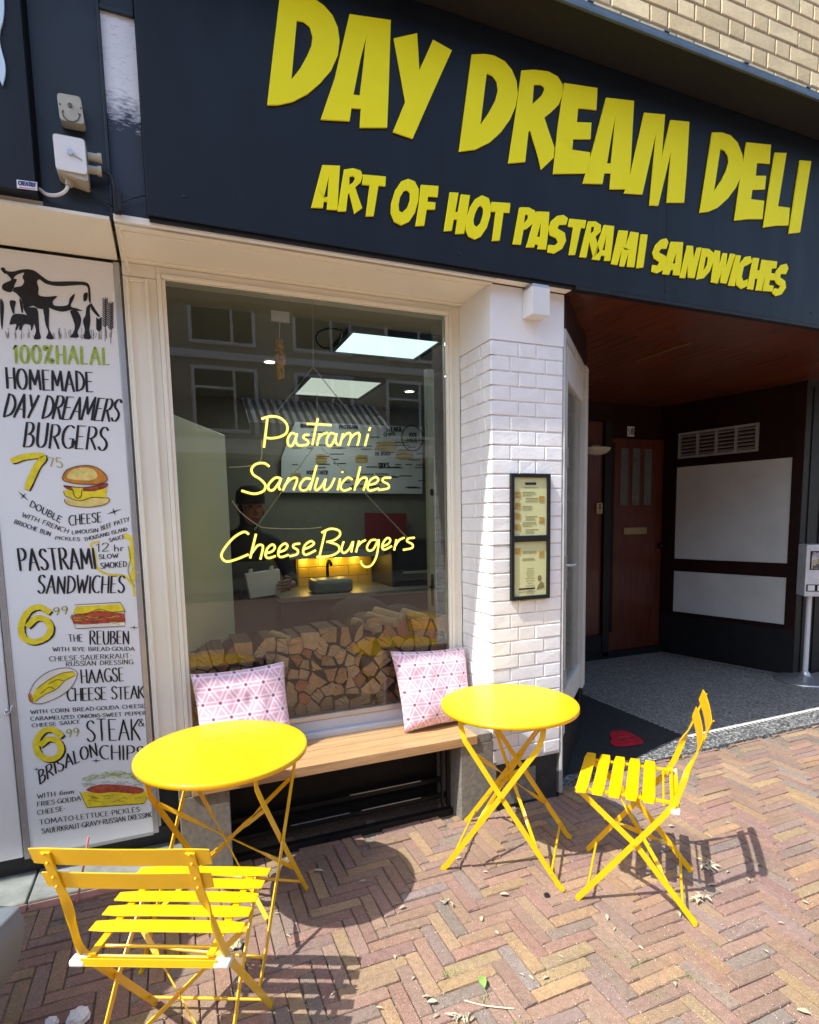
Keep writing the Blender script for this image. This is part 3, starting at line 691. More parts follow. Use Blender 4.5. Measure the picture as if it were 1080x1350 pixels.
for q in range(4):
    a = lerp(v0, v1-.022, q/4)+.0225; b = lerp(v0, v1-.022, (q+1)/4)-.0005
    for h in range(6):
        zc = lerp(zb+.03, zt-.05, h/5); c = [rp_(a, zc, .022), rp_(b, zc, .022), rp_(b, zc+.022, .006), rp_(a, zc+.022, .006), rp_(a, zc+.006, .024), rp_(b, zc+.006, .024)]
        mb.add(c, [(0, 1, 2, 3), (4, 3, 2, 5), (0, 4, 5, 1), (0, 3, 4), (1, 5, 2)])
mb.build("vent_grille", mat("grille_paint", (.30, .30, .28), .5), B)
# pier right of the passage
mb = MB(); mb.box((5.226, 3.486, -.02), (9, 3.60, 2.68)); mb.build("right_pier", BLK, B)
mb = MB()
for q in range(14): mb.box((5.30+q*.16, 3.478, .0), (5.306+q*.16, 3.4855, 2.6))
mb.build("pier_battens", BLK, B)
# porch ceiling: flat beam in front, boards behind
mb = MB(); mb.box((1.8735, 2.42, 2.618), (9, 2.92, 2.66)); mb.build("porch_beam", MAHOC, B)
mb = MB(); x = 1.7
while x < 7: mb.box((x+.003, 2.921, 2.648+.001*(int(x*100) % 2)), (x+.092, 5.3, 2.68)); x += .095
mb.build("porch_ceiling", MAHOC, B)
mb = MB(); mb.box((3.27, 2.921, 2.634), (6.5, 2.945, 2.6475)); mb.box((3.25, 2.921, 2.634), (3.268, 3.46, 2.6475)); mb.build("ceiling_batten", mat("batten", (.22, .11, .05), .4), B)
mb = MB(); mb.box((1.878, 2.396, 2.598), (9, 2.4195, 2.617)); mb.build("porch_edge", BLK, B)
mb = MB(); mb.box((-6, 2.47, 2.682), (9, 6.2, 2.74)); mb.box((-6, 6.2, -.02), (9, 6.3, 11)); mb.box((-6.1, 2.26, -.02), (-6, 6.2, 11)); mb.box((9, 2.26, -.02), (9.1, 6.2, 11)); mb.box((-6, 2.6, 10.9), (9, 6.2, 11)); mb.box((-6, 2.85, -.02), (-3.5, 2.9, 2.68)); mb.build("building_shell", OPPW, B)

# ---- inside of the shop (part of the building)
poly = [(-.4, 2.86), (1.86, 2.86), (2.42, 3.24), (2.96, 3.95), (3.66, 4.86), (3.66, 5.56), (-.4, 5.56)]
mb = MB(); mb.prism([(x, y, 2.632) for x, y in poly], (0, 0, .012)); mb.build("shop_ceiling", CEILI, B)
mb = MB(); mb.box((-.45, 5.56, 0), (3.6, 5.6, 2.65)); mb.build("shop_back_wall", INTW, B)
mb = MB(); mb.box((-.45, 2.92, 0), (-.40, 5.56, 2.65)); mb.build("shop_side_wall", INTW, B)
mb = MB(); mb.box((1.47, 2.81, 0), (1.86, 2.86, 2.65)); wall2(mb, (1.90, 2.62), (2.50, 3.20), 0, 2.65, -.02); mb.build("shop_inner_wall", WHITE, B)
poly = [(-.4, 2.87), (1.86, 2.87), (2.42, 3.24), (2.96, 3.95), (3.66, 4.86), (3.66, 5.56), (-.4, 5.56)]
mb = MB(); mb.prism([(x, y, -.02) for x, y in poly], (0, 0, .05)); mb.build("shop_floor", DARKW, B)
mb = MB(); mb.box((.0, 2.845, 2.56), (1.46, 2.90, 2.66)); mb.build("window_lintel", CREAM, B)
mb = MB(); mb.box((.0, 2.851, .0), (1.46, 3.20, .515)); mb.build("window_ledge", BLK, B)
# ------------------------------------------------------------------ fascia sign
SY = 2.395
S = thing("shop_sign", "long navy fascia sign with big yellow DAY DREAM DELI lettering", "sign", (1.8, SY, 2.62))
mb = MB(); mb.box((-.006, SY, 2.614), (9, 2.4385, 3.6175)); mb.build("sign_board", NAVY2, S, bevel=.002)
mb = MB(); mb.box((.0, SY+.012, 2.600), (9, 2.4385, 2.6135)); mb.build("sign_lip", BLK, S)
for sx, sz in ((.12, 3.54), (.12, 2.70), (1.25, 2.665), (2.45, 2.665), (2.45, 3.57), (3.58, 2.68), (3.58, 3.56)):
    mb = MB(); mb.tube([(sx, SY-.0005, sz), (sx, SY-.003, sz)], .006, 10); mb.build("screw_cap", NAVY, S)
mb = MB(); mb.box((2.438, SY-.0008, 2.6145), (2.4405, SY-.0003, 3.617)); mb.build("panel_seam", BLK, S)
def smooth_pts(P): return P
def letter(o, k, outer, inner=None, th=.007, curve=False):
    f = lambda p: on_y(o[0]+p[0]/k, o[1]+p[1]/k, SY-.0015)
    mb = MB(); mb.prism([f(p) for p in outer], (0, -th, 0), 0, [f(p) for p in inner] if inner else None)
    mb.build("letter", LETY, S, bevel=.0012, seg=1)
K = 4.1538
LET = [
((340,0),K,[(50,580),(84,280),(121,-30),(220,-33),(270,-22),(310,0),(360,35),(408,90),(436,155),(446,230),(436,310),(400,390),(340,460),(270,520),(190,562),(110,580)],[(212,118),(250,125),(283,152),(298,205),(292,255),(268,312),(230,380),(183,440)]),
((340,0),K,[(500,82),(726,115),(714,500),(706,703),(556,703),(562,600),(511,597),(500,668),(342,659),(420,430)],[(590,215),(575,370),(556,527),(522,523),(560,330)]),
((340,0),K,[(742,215),(870,186),(882,388),(957,222),(1060,280),(950,525),(845,764),(737,727),(805,560)],None),
((590,50),K,[(130,95),(200,92),(255,102),(310,132),(350,180),(375,240),(382,310),(370,380),(340,450),(290,520),(230,575),(150,615),(60,627)],[(212,197),(245,212),(268,245),(273,290),(260,345),(225,410),(178,478)]),
((590,50),K,[(402,182),(470,178),(550,188),(600,215),(628,260),(625,320),(605,370),(565,410),(527,440),(555,525),(583,606),(578,660),(510,725),(490,640),(450,510),(440,520),(422,683),(330,690),(370,420)],[(470,260),(505,260),(525,272),(528,285),(515,315),(490,340),(462,365)]),
((590,50),K,[(635,250),(818,278),(812,398),(712,388),(705,465),(785,468),(780,558),(685,558),(680,615),(778,630),(770,745),(575,748),(600,500)],None),
((590,50),K,[(865,330),(1018,348),(1000,690),(987,832),(885,832),(892,745),(855,745),(845,803),(737,800),(795,600)],[(917,430),(905,560),(892,690),(870,690),(895,540)]),
((820,130),K,[(118,80),(232,90),(213,330),(262,120),(365,130),(350,400),(336,573),(242,573),(266,290),(195,590),(147,588),(184,187),(108,528),(8,522),(45,405)],None),
((820,130),K,[(490,188),(540,188),(590,205),(630,245),(655,310),(660,360),(648,430),(620,490),(575,550),(520,600),(470,622),(422,628)],[(535,278),(560,288),(578,320),(580,350),(565,400),(540,450),(500,510)]),
((820,130),K,[(677,242),(812,255),(805,360),(735,355),(728,425),(785,425),(778,500),(710,502),(703,553),(775,562),(765,662),(690,662),(612,670),(640,470)],None),
((820,130),K,[(832,298),(897,300),(850,592),(915,600),(907,697),(840,698),(770,708),(800,500)],None),
((820,130),K,[(970,340),(1032,345),(970,735),(910,742)],None),
]
o, k = (400,205), 3.857
LET += [(o,k,[(95,52),(185,55),(178,160),(172,280),(118,278),(120,240),(102,238),(98,270),(38,268),(66,160)],[(128,112),(122,215),(104,214)]),
(o,k,[(205,75),(250,68),(290,80),(300,105),(290,140),(262,165),(280,220),(298,270),(258,300),(232,195),(225,200),(215,288),(172,287),(188,180)],[(232,112),(252,108),(262,120),(250,140),(232,155)]),
(o,k,[(302,100),(418,110),(415,160),(380,157),(355,312),(315,313),(335,155),(297,152)],None),
(o,k,[(530,122),(565,135),(585,175),(583,230),(565,295),(535,340),(495,358),(460,340),(442,295),(445,245),(465,180),(495,135)],[(525,180),(540,195),(540,230),(525,270),(500,293),(485,285),(482,255),(490,215),(508,185)]),
(o,k,[(595,152),(685,158),(680,215),(632,212),(628,238),(670,242),(667,278),(625,278),(612,360),(568,362),(585,250)],None),
(o,k,[(742,190),(787,192),(770,290),(783,290),(798,200),(845,205),(815,400),(770,402),(780,330),(762,328),(752,385),(712,388)],None),
(o,k,[(905,205),(940,220),(952,260),(948,310),(930,370),(900,415),(870,430),(838,415),(822,380),(825,325),(845,265),(870,225)],[(898,258),(912,272),(912,300),(898,345),(878,366),(865,355),(862,330),(872,295),(885,268)]),
(o,k,[(955,238),(1050,245),(1045,295),(1015,293),(995,435),(957,437),(975,290),(950,288)],None)]
o, k = (670,260), 2.842
LET += [(o,k,[(40,40),(75,40),(98,52),(103,75),(92,100),(68,120),(55,125),(45,180),(15,178)],[(62,66),(73,69),(72,82),(57,99)]),
(o,k,[(103,55),(152,57),(148,130),(140,198),(108,196),(110,180),(98,178),(95,190),(65,190)],[(121,95),(118,150),(106,150)]),
(o,k,[(205,68),(222,80),(215,105),(190,105),(182,118),(210,135),(215,165),(200,195),(170,213),(145,208),(148,180),(172,182),(185,170),(178,155),(155,145),(148,118),(160,90),(180,72)],None),
(o,k,[(228,82),(290,88),(285,118),(270,117),(248,218),(225,218),(242,115),(222,112)],None),
(o,k,[(297,92),(325,92),(345,105),(345,130),(325,150),(340,205),(318,230),(302,165),(290,228),(265,226)],[(310,112),(321,113),(319,127),(306,138)]),
(o,k,[(357,105),(395,110),(388,180),(380,240),(358,240),(360,222),(345,220),(340,238),(312,235)],[(366,145),(361,200),(351,200)]),
(o,k,[(412,125),(447,128),(437,190),(457,130),(487,135),(470,264),(443,262),(450,205),(432,262),(415,260),(424,195),(406,256),(383,252)],None),
(o,k,[(495,140),(520,142),(503,265),(478,268)],None),
(o,k,[(590,155),(598,170),(590,195),(570,195),(562,208),(588,222),(592,245),(578,275),(555,287),(535,280),(538,255),(558,258),(565,245),(545,232),(538,210),(550,180),(570,160)],None),
(o,k,[(607,168),(653,170),(648,235),(640,295),(615,293),(617,275),(607,274),(600,292),(575,290)],[(628,205),(624,250),(614,250)]),
(o,k,[(668,182),(690,184),(692,235),(705,190),(722,190),(695,305),(672,303),(670,250),(660,305),(640,303)],None),
(o,k,[(725,192),(750,195),(768,210),(768,240),(752,280),(730,305),(703,310)],[(738,222),(747,229),(743,255),(728,280)]),
(o,k,[(772,200),(792,203),(788,262),(802,210),(818,212),(812,270),(830,212),(848,215),(815,325),(793,322),(797,280),(782,325),(758,320)],None),
(o,k,[(851,218),(869,220),(845,335),(822,332)],None),
(o,k,[(905,222),(912,245),(895,255),(880,262),(872,300),(878,315),(895,308),(893,335),(870,345),(852,330),(852,290),(865,250),(885,225)],None),
(o,k,[(915,228),(938,230),(930,275),(940,276),(948,235),(970,238),(950,352),(925,350),(933,308),(922,306),(915,348),(893,345)],None),
(o,k,[(972,238),(1005,242),(1002,268),(985,268),(982,285),(1000,288),(996,312),(978,312),(974,330),(992,333),(988,355),(945,352)],None),
(o,k,[(1040,250),(1047,268),(1038,290),(1020,288),(1015,300),(1035,315),(1038,340),(1022,365),(1000,372),(987,360),(995,342),(1010,345),(1018,335),(1003,325),(993,305),(1003,275),(1020,255)],None)]
for L in LET: letter(*L)

# neighbour's sign at the far left
N = thing("neighbour_sign", "navy sign board with a pale blue curl of lettering at the left edge", "sign", (-.6, 2.38, 2.62))
mb = MB(); mb.box((-1.6, 2.385, 2.622), (-.345, 2.4375, 3.6175)); mb.build("sign_board", NAVY2, N, bevel=.002)
f = lambda p: on_y(p[0]/10.38, p[1]/10.38, 2.3835)
mb = MB(); mb.prism([f(p) for p in catmull([(-90,-60),(40,-60),(62,120),(45,300),(5,450),(5,600),(40,750),(75,890),(80,1000),(65,1100),(35,1180),(5,1110),(-60,1050),(-90,500)], 4, True)], (0, -.008, 0)); mb.build("letter", mat("pale_blue_acrylic", (.60, .78, .90), .4, var=.04), N)
mb = MB(); q = [on_y(*p, 2.3835) for p in ((22,237),(49,240.5),(49.3,251.5),(22.5,248))]; mb.prism(q, (0, -.002, 0)); ml = mb.build("maker_label", NEWP, N)
MAKER = True

# ------------------------------------------------------------------ single-stroke hand lettering
def arc(cx, cy, rx, ry, a0, a1, n=10): return [(cx+rx*math.cos(R(a0+(a1-a0)*i/n)), cy+ry*math.sin(R(a0+(a1-a0)*i/n))) for i in range(n+1)]
GL = {
'A': (.62, [[(0,0),(.33,1)],[(.33,1),(.62,0)],[(.13,.36),(.52,.36)]]),
'B': (.5, [[(.03,0),(.06,1)],[(.06,1),(.3,1),(.42,.88),(.40,.68),(.25,.54),(.05,.52)],[(.25,.54),(.46,.44),(.5,.22),(.36,.03),(.03,0)]]),
'C': (.55, [arc(.36,.5,.36,.5,60,300,14)]),
'D': (.58, [[(.05,0),(.07,1)],[(.07,1),(.34,.92),(.55,.66),(.58,.38),(.42,.12),(.05,0)]]),
'E': (.46, [[(.04,0),(.04,1)],[(.04,1),(.46,1)],[(.04,.53),(.38,.54)],[(.04,0),(.46,.01)]]),
'F': (.44, [[(.04,0),(.04,1)],[(.04,1),(.44,1)],[(.04,.53),(.36,.54)]]),
'G': (.6, [arc(.37,.5,.36,.5,55,340,14),[(.38,.42),(.62,.42)],[(.6,.42),(.6,.05)]]),
'H': (.56, [[(.04,0),(.04,1)],[(.54,0),(.54,1)],[(.04,.5),(.54,.52)]]),
'I': (.1, [[(.05,0),(.05,1)]]),
'J': (.35, [[(.32,1),(.32,.2),(.2,0),(.02,.1)]]),
'K': (.55, [[(.04,0),(.04,1)],[(.5,1),(.05,.46)],[(.16,.56),(.55,0)]]),
'L': (.42, [[(.04,1),(.04,0)],[(.04,0),(.42,.01)]]),
'M': (.76, [[(.04,0),(.1,1)],[(.1,1),(.38,.25)],[(.38,.25),(.66,1)],[(.66,1),(.74,0)]]),
'N': (.6, [[(.05,0),(.05,1)],[(.05,1),(.55,0)],[(.55,0),(.55,1)]]),
'O': (.64, [arc(.32,.5,.31,.5,90,450,18)]),
'P': (.5, [[(.04,0),(.06,1)],[(.06,1),(.34,1),(.5,.83),(.46,.6),(.28,.48),(.05,.46)]]),
'R': (.54, [[(.04,0),(.06,1)],[(.06,1),(.34,1),(.48,.84),(.44,.62),(.26,.5),(.05,.48)],[(.22,.5),(.54,0)]]),
'S': (.48, [[(.46,.88),(.34,1),(.16,.98),(.05,.82),(.1,.64),(.3,.5),(.45,.34),(.46,.16),(.32,.01),(.14,.02),(.02,.14)]]),
'T': (.54, [[(.27,0),(.27,1)],[(0,1),(.54,1)]]),
'U': (.56, [[(.04,1),(.05,.3),(.14,.04),(.3,0),(.45,.08),(.52,.3),(.53,1)]]),
'V': (.56, [[(0,1),(.28,0)],[(.28,0),(.56,1)]]),
'W': (.8, [[(0,1),(.2,0)],[(.2,0),(.4,.75)],[(.4,.75),(.6,0)],[(.6,0),(.8,1)]]),
'X': (.5, [[(0,0),(.5,1)],[(0,1),(.5,0)]]),
'Y': (.54, [[(0,1),(.27,.48)],[(.54,1),(.18,0)]]),
'Z': (.5, [[(0,1),(.5,1),(0,0),(.5,0)]]),
'0': (.52, [arc(.26,.5,.25,.5,90,450,16)]),
'1': (.26, [[(.02,.8),(.2,1),(.2,0)]]),
'2': (.5, [[(.03,.8),(.15,1),(.38,.98),(.46,.76),(.3,.4),(.02,0),(.5,.02)]]),
'5': (.46, [[(.44,1),(.1,1),(.06,.58),(.3,.6),(.45,.4),(.4,.12),(.2,0),(.02,.1)]]),
'6': (.46, [[(.4,.95),(.18,.8),(.04,.45),(.06,.14),(.22,0),(.4,.1),(.45,.34),(.32,.52),(.1,.42)]]),
'7': (.46, [[(.0,1),(.46,1),(.16,0)]]),
'8': (.46, [arc(.23,.76,.18,.24,90,450,12), arc(.23,.26,.22,.26,90,450,12)]),
'9': (.46, [[(.42,.72),(.3,.98),(.1,.92),(.03,.7),(.14,.5),(.34,.54),(.43,.74),(.4,.4),(.28,.0)]]),
'%': (.6, [[(.05,0),(.52,1)], arc(.12,.85,.09,.13,0,360,8), arc(.48,.14,.09,.13,0,360,8)]),
'&': (.62, [[(.6,0),(.16,.72),(.2,.95),(.36,.95),(.36,.72),(.06,.36),(.06,.12),(.2,0),(.42,.1),(.56,.42)]]),
'.': (.16, [[(.05,.42),(.11,.48)]]),
'h': (.42, [[(.04,0),(.04,1)],[(.04,.4),(.2,.55),(.36,.48),(.38,0)]]),
'r': (.3, [[(.05,0),(.05,.55)],[(.05,.4),(.16,.55),(.3,.52)]]),
'm': (.6, [[(.04,0),(.04,.55)],[(.04,.42),(.18,.55),(.3,.45),(.3,0)],[(.3,.42),(.44,.55),(.56,.45),(.57,0)]]),
' ': (.3, []),
}
LR = random.Random(21)
def ribbon(mb, pts, P, w, thick=1.7, thin=.75, m=0):
    """flat brush stroke; P maps (u,v) to 3D; downstrokes come out wider like a brush pen"""
    global RIB
    RIB = (RIB+1) % 23
    P3 = [P(*p)+PLN*(RIB*2.5e-5) for p in pts]
    n = len(P3)
    if n < 2: return
    L = []; Rr = []
    nrm = PLN
    for i in range(n):
        T = (P3[min(i+1, n-1)]-P3[max(i-1, 0)])
        if T.length < 1e-7: return
        T.normalize(); N = nrm.cross(T).normalized()
        a = abs(T.z); ww = w*(thin+(thick-thin)*a)*(.92+.16*LR.random())
        if i == 0 or i == n-1: ww *= .85
        L.append(P3[i]+N*ww/2); Rr.append(P3[i]-N*ww/2)
    T0 = (P3[0]-P3[1]).normalized()*w*.4; T1 = (P3[-1]-P3[-2]).normalized()*w*.4
    L[0] += T0; Rr[0] += T0; L[-1] += T1; Rr[-1] += T1
    vs = L+Rr
    fs = []
    for i in range(n-1):
        f = (i, n+i, n+i+1, i+1)
        a, b, c = vs[f[0]], vs[f[1]], vs[f[2]]
        if (b-a).cross(c-a).dot(nrm) < 0: f = f[::-1]
        fs.append(f)
    mb.add(vs, fs, m)
PLN = Vector((0, -1, 0)); RIB = 0
def text_line(mb, s, BL, BR, TL, w=.0035, thick=1.7, thin=.75, gap=.16, m=0, slant=0., bend=0., jit=.02):
    """lay hand lettering between three corner points given on the board (3D)"""
    tot = sum(GL[c][0] for c in s)+gap*(len(s)-1)
    U = (BR-BL)/tot; V = TL-BL
    x = 0
    for c in s:
        wd, st = GL[c]; dy = LR.uniform(-jit, jit); sc = 1+LR.uniform(-jit, jit)*1.5
        def P(u, v, x=x, dy=dy, sc=sc):
            t = (x+u)/tot
            return BL+U*(x+u+slant*v)+V*(v*sc+dy-bend*4*t*(1-t))
        for q in st:
            pts = catmull([(a, b, 0) for a, b in q], 3) if len(q) > 3 else [Vector((a, b, 0)) for a, b in q]
            if len(q) == 2:
                a, b = q; pts = [Vector((lerp(a[0], b[0], t/3)+(.01*LR.uniform(-1, 1) if 0 < t < 3 else 0), lerp(a[1], b[1], t/3), 0)) for t in range(4)]
            ribbon(mb, [(p.x, p.y) for p in pts], P, w, thick, thin, m)
        x += wd+gap

f = lambda p: on_y(*p, 2.3812); mb = MB(); text_line(mb, 'CREATIEF', f((24.5,243.3)), f((47,246.2)), f((24.5,238.6)), .0032, thick=1.3, thin=1); mb.build('maker_lettering', mat('blue_ink', (.03, .05, .20), .5), ml)
mb = MB(); f2 = lambda a, b: on_y(a, b, 2.3812)
for i in range(7): ribbon(mb, [(26+i*3, 246.6+i*.42), (28.2+i*3, 246.9+i*.42)], f2, .0028, 1, 1)
mb.build('maker_small_print', mat('pink_ink', (.5, .12, .16), .5), ml)

# ------------------------------------------------------------------ hand-lettered menu board on the left wall
MBY = 2.80
MB_ = thing("menu_board", "tall white hand-lettered menu board with bull drawing left of the window", "menu board", (-.385, MBY, .1))
mb = MB(); mb.box((-.632, MBY, .105), (-.150, MBY+.02, 2.590)); mb.build("board_panel", ALB, MB_, bevel=.002)
mb = MB(); mb.box((-.655, MBY-.004, .098), (-.6325, MBY+.03, 2.594)); mb.box((-.1495, MBY-.004, .098), (-.127, MBY+.03, 2.594)); mb.box((-.632, MBY-.002, .090), (-.150, MBY+.03, .1045)); mb.build("board_frame", ALU, MB_, bevel=.002)
mb = MB()
for zz in (.25, .75, 1.3, 1.55, 1.95, 2.2): 
    mb.ball((-.138, MBY-.005, zz), (.004, .002, .004)); mb.ball((-.644, MBY-.005, zz), (.004, .002, .004))
mb.build("board_screws", STEEL, MB_)
YB = MBY-.0016
def cb(o, k): return lambda p: on_y(o[0]+p[0]/k, o[1]+p[1]/k, YB)
def line(name, s, o, k, BL, BR, TL, w, mt=None, **kw):
    f = cb(o, k); mb = MB(); q = .86 if name.startswith('ingr') else 1
    text_line(mb, s, f(BL), f(BR), f(BL)+(f(TL)-f(BL))*q, w*.84, **kw)
    mb.build(name, mt or INK, MB_)
A6 = ((0,445),6.0); A5 = ((0,595),5.684); A4 = ((0,590),4.909); A3 = ((0,850),4.655)
line("green_lettering", "100%HALAL", *A6, (105,200), (862,214), (100,60), .0078, INKG, thick=1.75, thin=.55, gap=.24)
line("black_lettering", "HOMEMADE", *A6, (55,402), (735,430), (45,242), .0062, thick=1.9, thin=.6)
line("black_lettering", "DAY DREAMERS", *A6, (25,625), (930,664), (50,440), .0062, thick=1.9, thin=.6, gap=.1, slant=.12)
line("black_lettering", "BURGERS", *A6, (185,862), (840,893), (205,675), .0062, thick=1.9, thin=.6)
line("ingredient_lettering", "DOUBLE", *A5, (220,412), (448,535), (240,362), .0032, thick=1.6)
line("ingredient_lettering", "CHEESE", *A5, (520,557), (760,528), (515,472), .0036, thick=1.7)
line("ingredient_lettering", "WITH FRENCH", *A5, (162,488), (505,615), (178,452), .0022)
line("ingredient_lettering", "LIMOUSIN", *A5, (540,622), (735,605), (540,590), .0022)
line("ingredient_lettering", "BEEF PATTY", *A5, (760,592), (970,522), (752,556), .0022)
line("ingredient_lettering", "BRIOCHE BUN", *A5, (105,540), (375,636), (115,506), .0022)
line("ingredient_lettering", ".PICKLES.", *A5, (400,660), (610,672), (402,632), .0022)
line("ingredient_lettering", "THOUSAND ISLAND", *A5, (632,675), (955,594), (625,645), .0022)
line("ingredient_lettering", "SAUCE", *A5, (820,680), (935,650), (815,650), .0022)
line("black_lettering", "PASTRAMI", *A4, (130,797), (622,783), (110,660), .0058, thick=2.0, thin=.6)
line("black_lettering", "SANDWICHES", *A4, (245,945), (802,940), (250,832), .0052, thick=1.9, thin=.6)
line("ingredient_lettering", "12", *A4, (622,675), (705,668), (620,615), .003)
line("ingredient_lettering", "hr", *A4, (740,672), (800,668), (738,625), .003)
line("ingredient_lettering", "SLOW", *A4, (640,722), (765,712), (638,690), .0028)
line("ingredient_lettering", "SMOKED", *A4, (652,785), (820,770), (650,743), .0028)
line("ingredient_lettering", "THE", *A4, (445,1255), (535,1255), (440,1205), .003)
line("black_lettering", "REUBEN", *A4, (582,1275), (835,1270), (580,1190), .0042, thick=1.9, thin=.6)
line("ingredient_lettering", "WITH RYE BREAD.GOUDA", *A3, (325,40), (825,36), (322,12), .0023)
line("ingredient_lettering", "CHEESE.SAUERKRAUT.", *A3, (305,102), (805,80), (303,68), .0023)
line("ingredient_lettering", "RUSSIAN DRESSING", *A3, (405,132), (815,118), (405,100), .0023)
line("black_lettering", "HAAGSE", *A3, (500,237), (760,222), (494,155), .0042, thick=1.9, thin=.6)
line("black_lettering", "CHEESE STEAK", *A3, (415,345), (885,328), (412,268), .0042, thick=1.9, thin=.6, gap=.1)
line("ingredient_lettering", "WITH CORN BREAD.GOUDA CHEESE.", *A3, (190,425), (900,385), (186,398), .0023)
line("ingredient_lettering", "CARAMELIZED ONIONS.SWEET PEPPER", *A3, (190,466), (895,430), (186,440), .0023)
line("ingredient_lettering", "CHEESE SAUCE", *A3, (198,506), (492,482), (195,482), .0023)
line("black_lettering", "STEAK", *A3, (535,592), (860,585), (528,462), .005, thick=1.9, thin=.6)
line("black_lettering", "&", *A3, (850,500), (885,500), (850,455), .0032)
line("black_lettering", "CHIPS", *A3, (615,700), (885,708), (612,615), .0048, thick=1.9, thin=.6)
line("black_lettering", "BRISALON", *A3, (245,858), (600,680), (232,780), .0046, thick=1.9, thin=.6, bend=-.25)
line("ingredient_lettering", "WITH 6mm", *A3, (230,945), (452,912), (228,913), .0024)
line("ingredient_lettering", "FRIES.GOUDA", *A3, (230,992), (495,955), (228,960), .0024)
line("ingredient_lettering", "CHEESE.", *A3, (232,1045), (400,1017), (228,1012), .0024)
line("ingredient_lettering", "TOMATO.LETTUCE.PICKLES.", *A3, (245,1105), (870,1022), (240,1070), .0024)
line("ingredient_lettering", "SAUERKRAUT.GRAVY.RUSSIAN DRESSING", *A3, (260,1160), (940,1055), (255,1125), .0024)
def brush(name, mts, strokes, o, k, parent=None):
    """strokes: (material index, width, lift, points)"""
    global YB
    mb = MB()
    for mi, w, lift, P in strokes:
        f = lambda a, b: on_y(o[0]+a/k, o[1]+b/k, MBY-.0016-lift)
        pts = catmull([(a, b, 0) for a, b in P], 5)
        ribbon(mb, [(p.x, p.y) for p in pts], f, w, 1, 1, mi)
    return mb.build(name, mts, MB_)
def blob(mb, o, k, P, mi, lift, smooth=4):
    f = lambda a, b: on_y(o[0]+a/k, o[1]+b/k, MBY-.0016-lift)
    Q = catmull([(a, b, 0) for a, b in P], smooth, True) if smooth else [Vector((a, b, 0)) for a, b in P]
    mb.prism([f(p.x, p.y) for p in Q], (0, -.0002, 0), mi)
for pts, oo in (([(100,68),(200,38),(325,38),(272,120),(205,270)], A5),
                ([(312,1062),(255,1032),(185,1060),(138,1150),(152,1228),(220,1258),(300,1228),(328,1170),(300,1118),(240,1104),(185,1150)], A4),
                ([(372,556),(320,520),(260,535),(222,600),(237,668),(290,702),(350,690),(376,640),(352,592),(300,578),(255,610)], A3)):
    brush("price_figure", [INK, INKY], [(0, .023, 0, [(a+11, b+7) for a, b in pts]), (1, .023, .0006, pts)], *oo)
line("price_lettering", "75", *A5, (365,112), (470,124), (355,42), .0035, INKO)
line("price_lettering", "99", *A4, (345,1087), (438,1075), (345,1037), .0035, INKO)
line("price_lettering", "99", *A3, (410,570), (485,560), (407,517), .0035, INKO)
brush("yellow_smoke_swirl", [INKY, INKO], [(0, .019, 0, [(815,570),(860,610),(850,700),(870,770),(855,860)]), (0, .008, 0, [(640,610),(590,625),(615,690),(630,780),(700,820),(800,830),(860,900),(870,960)]), (1, .005, .0004, [(830,640),(845,720),(830,800),(870,900)])], *A4)
stars = MB()
for (o, k), x, y, s in ((A5,175,335,58),(A5,855,452,62),(A4,868,1165,32),(A3,225,765,26),(A3,590,712,34)):
    f = cb(o, k); p = []
    an = .75 if (x, y) == (175, 335) else -.35 if (x, y) == (855, 452) else 0
    for i in range(8):
        r = s*(1 if i % 4 == 0 else .5 if i % 2 == 0 else .12); q = an+i*math.pi/4; p.append(f((x+r*math.cos(q), y+r*math.sin(q))))
    stars.prism(p, (0, -.0002, 0))
stars.build("star_marks", INK, MB_)
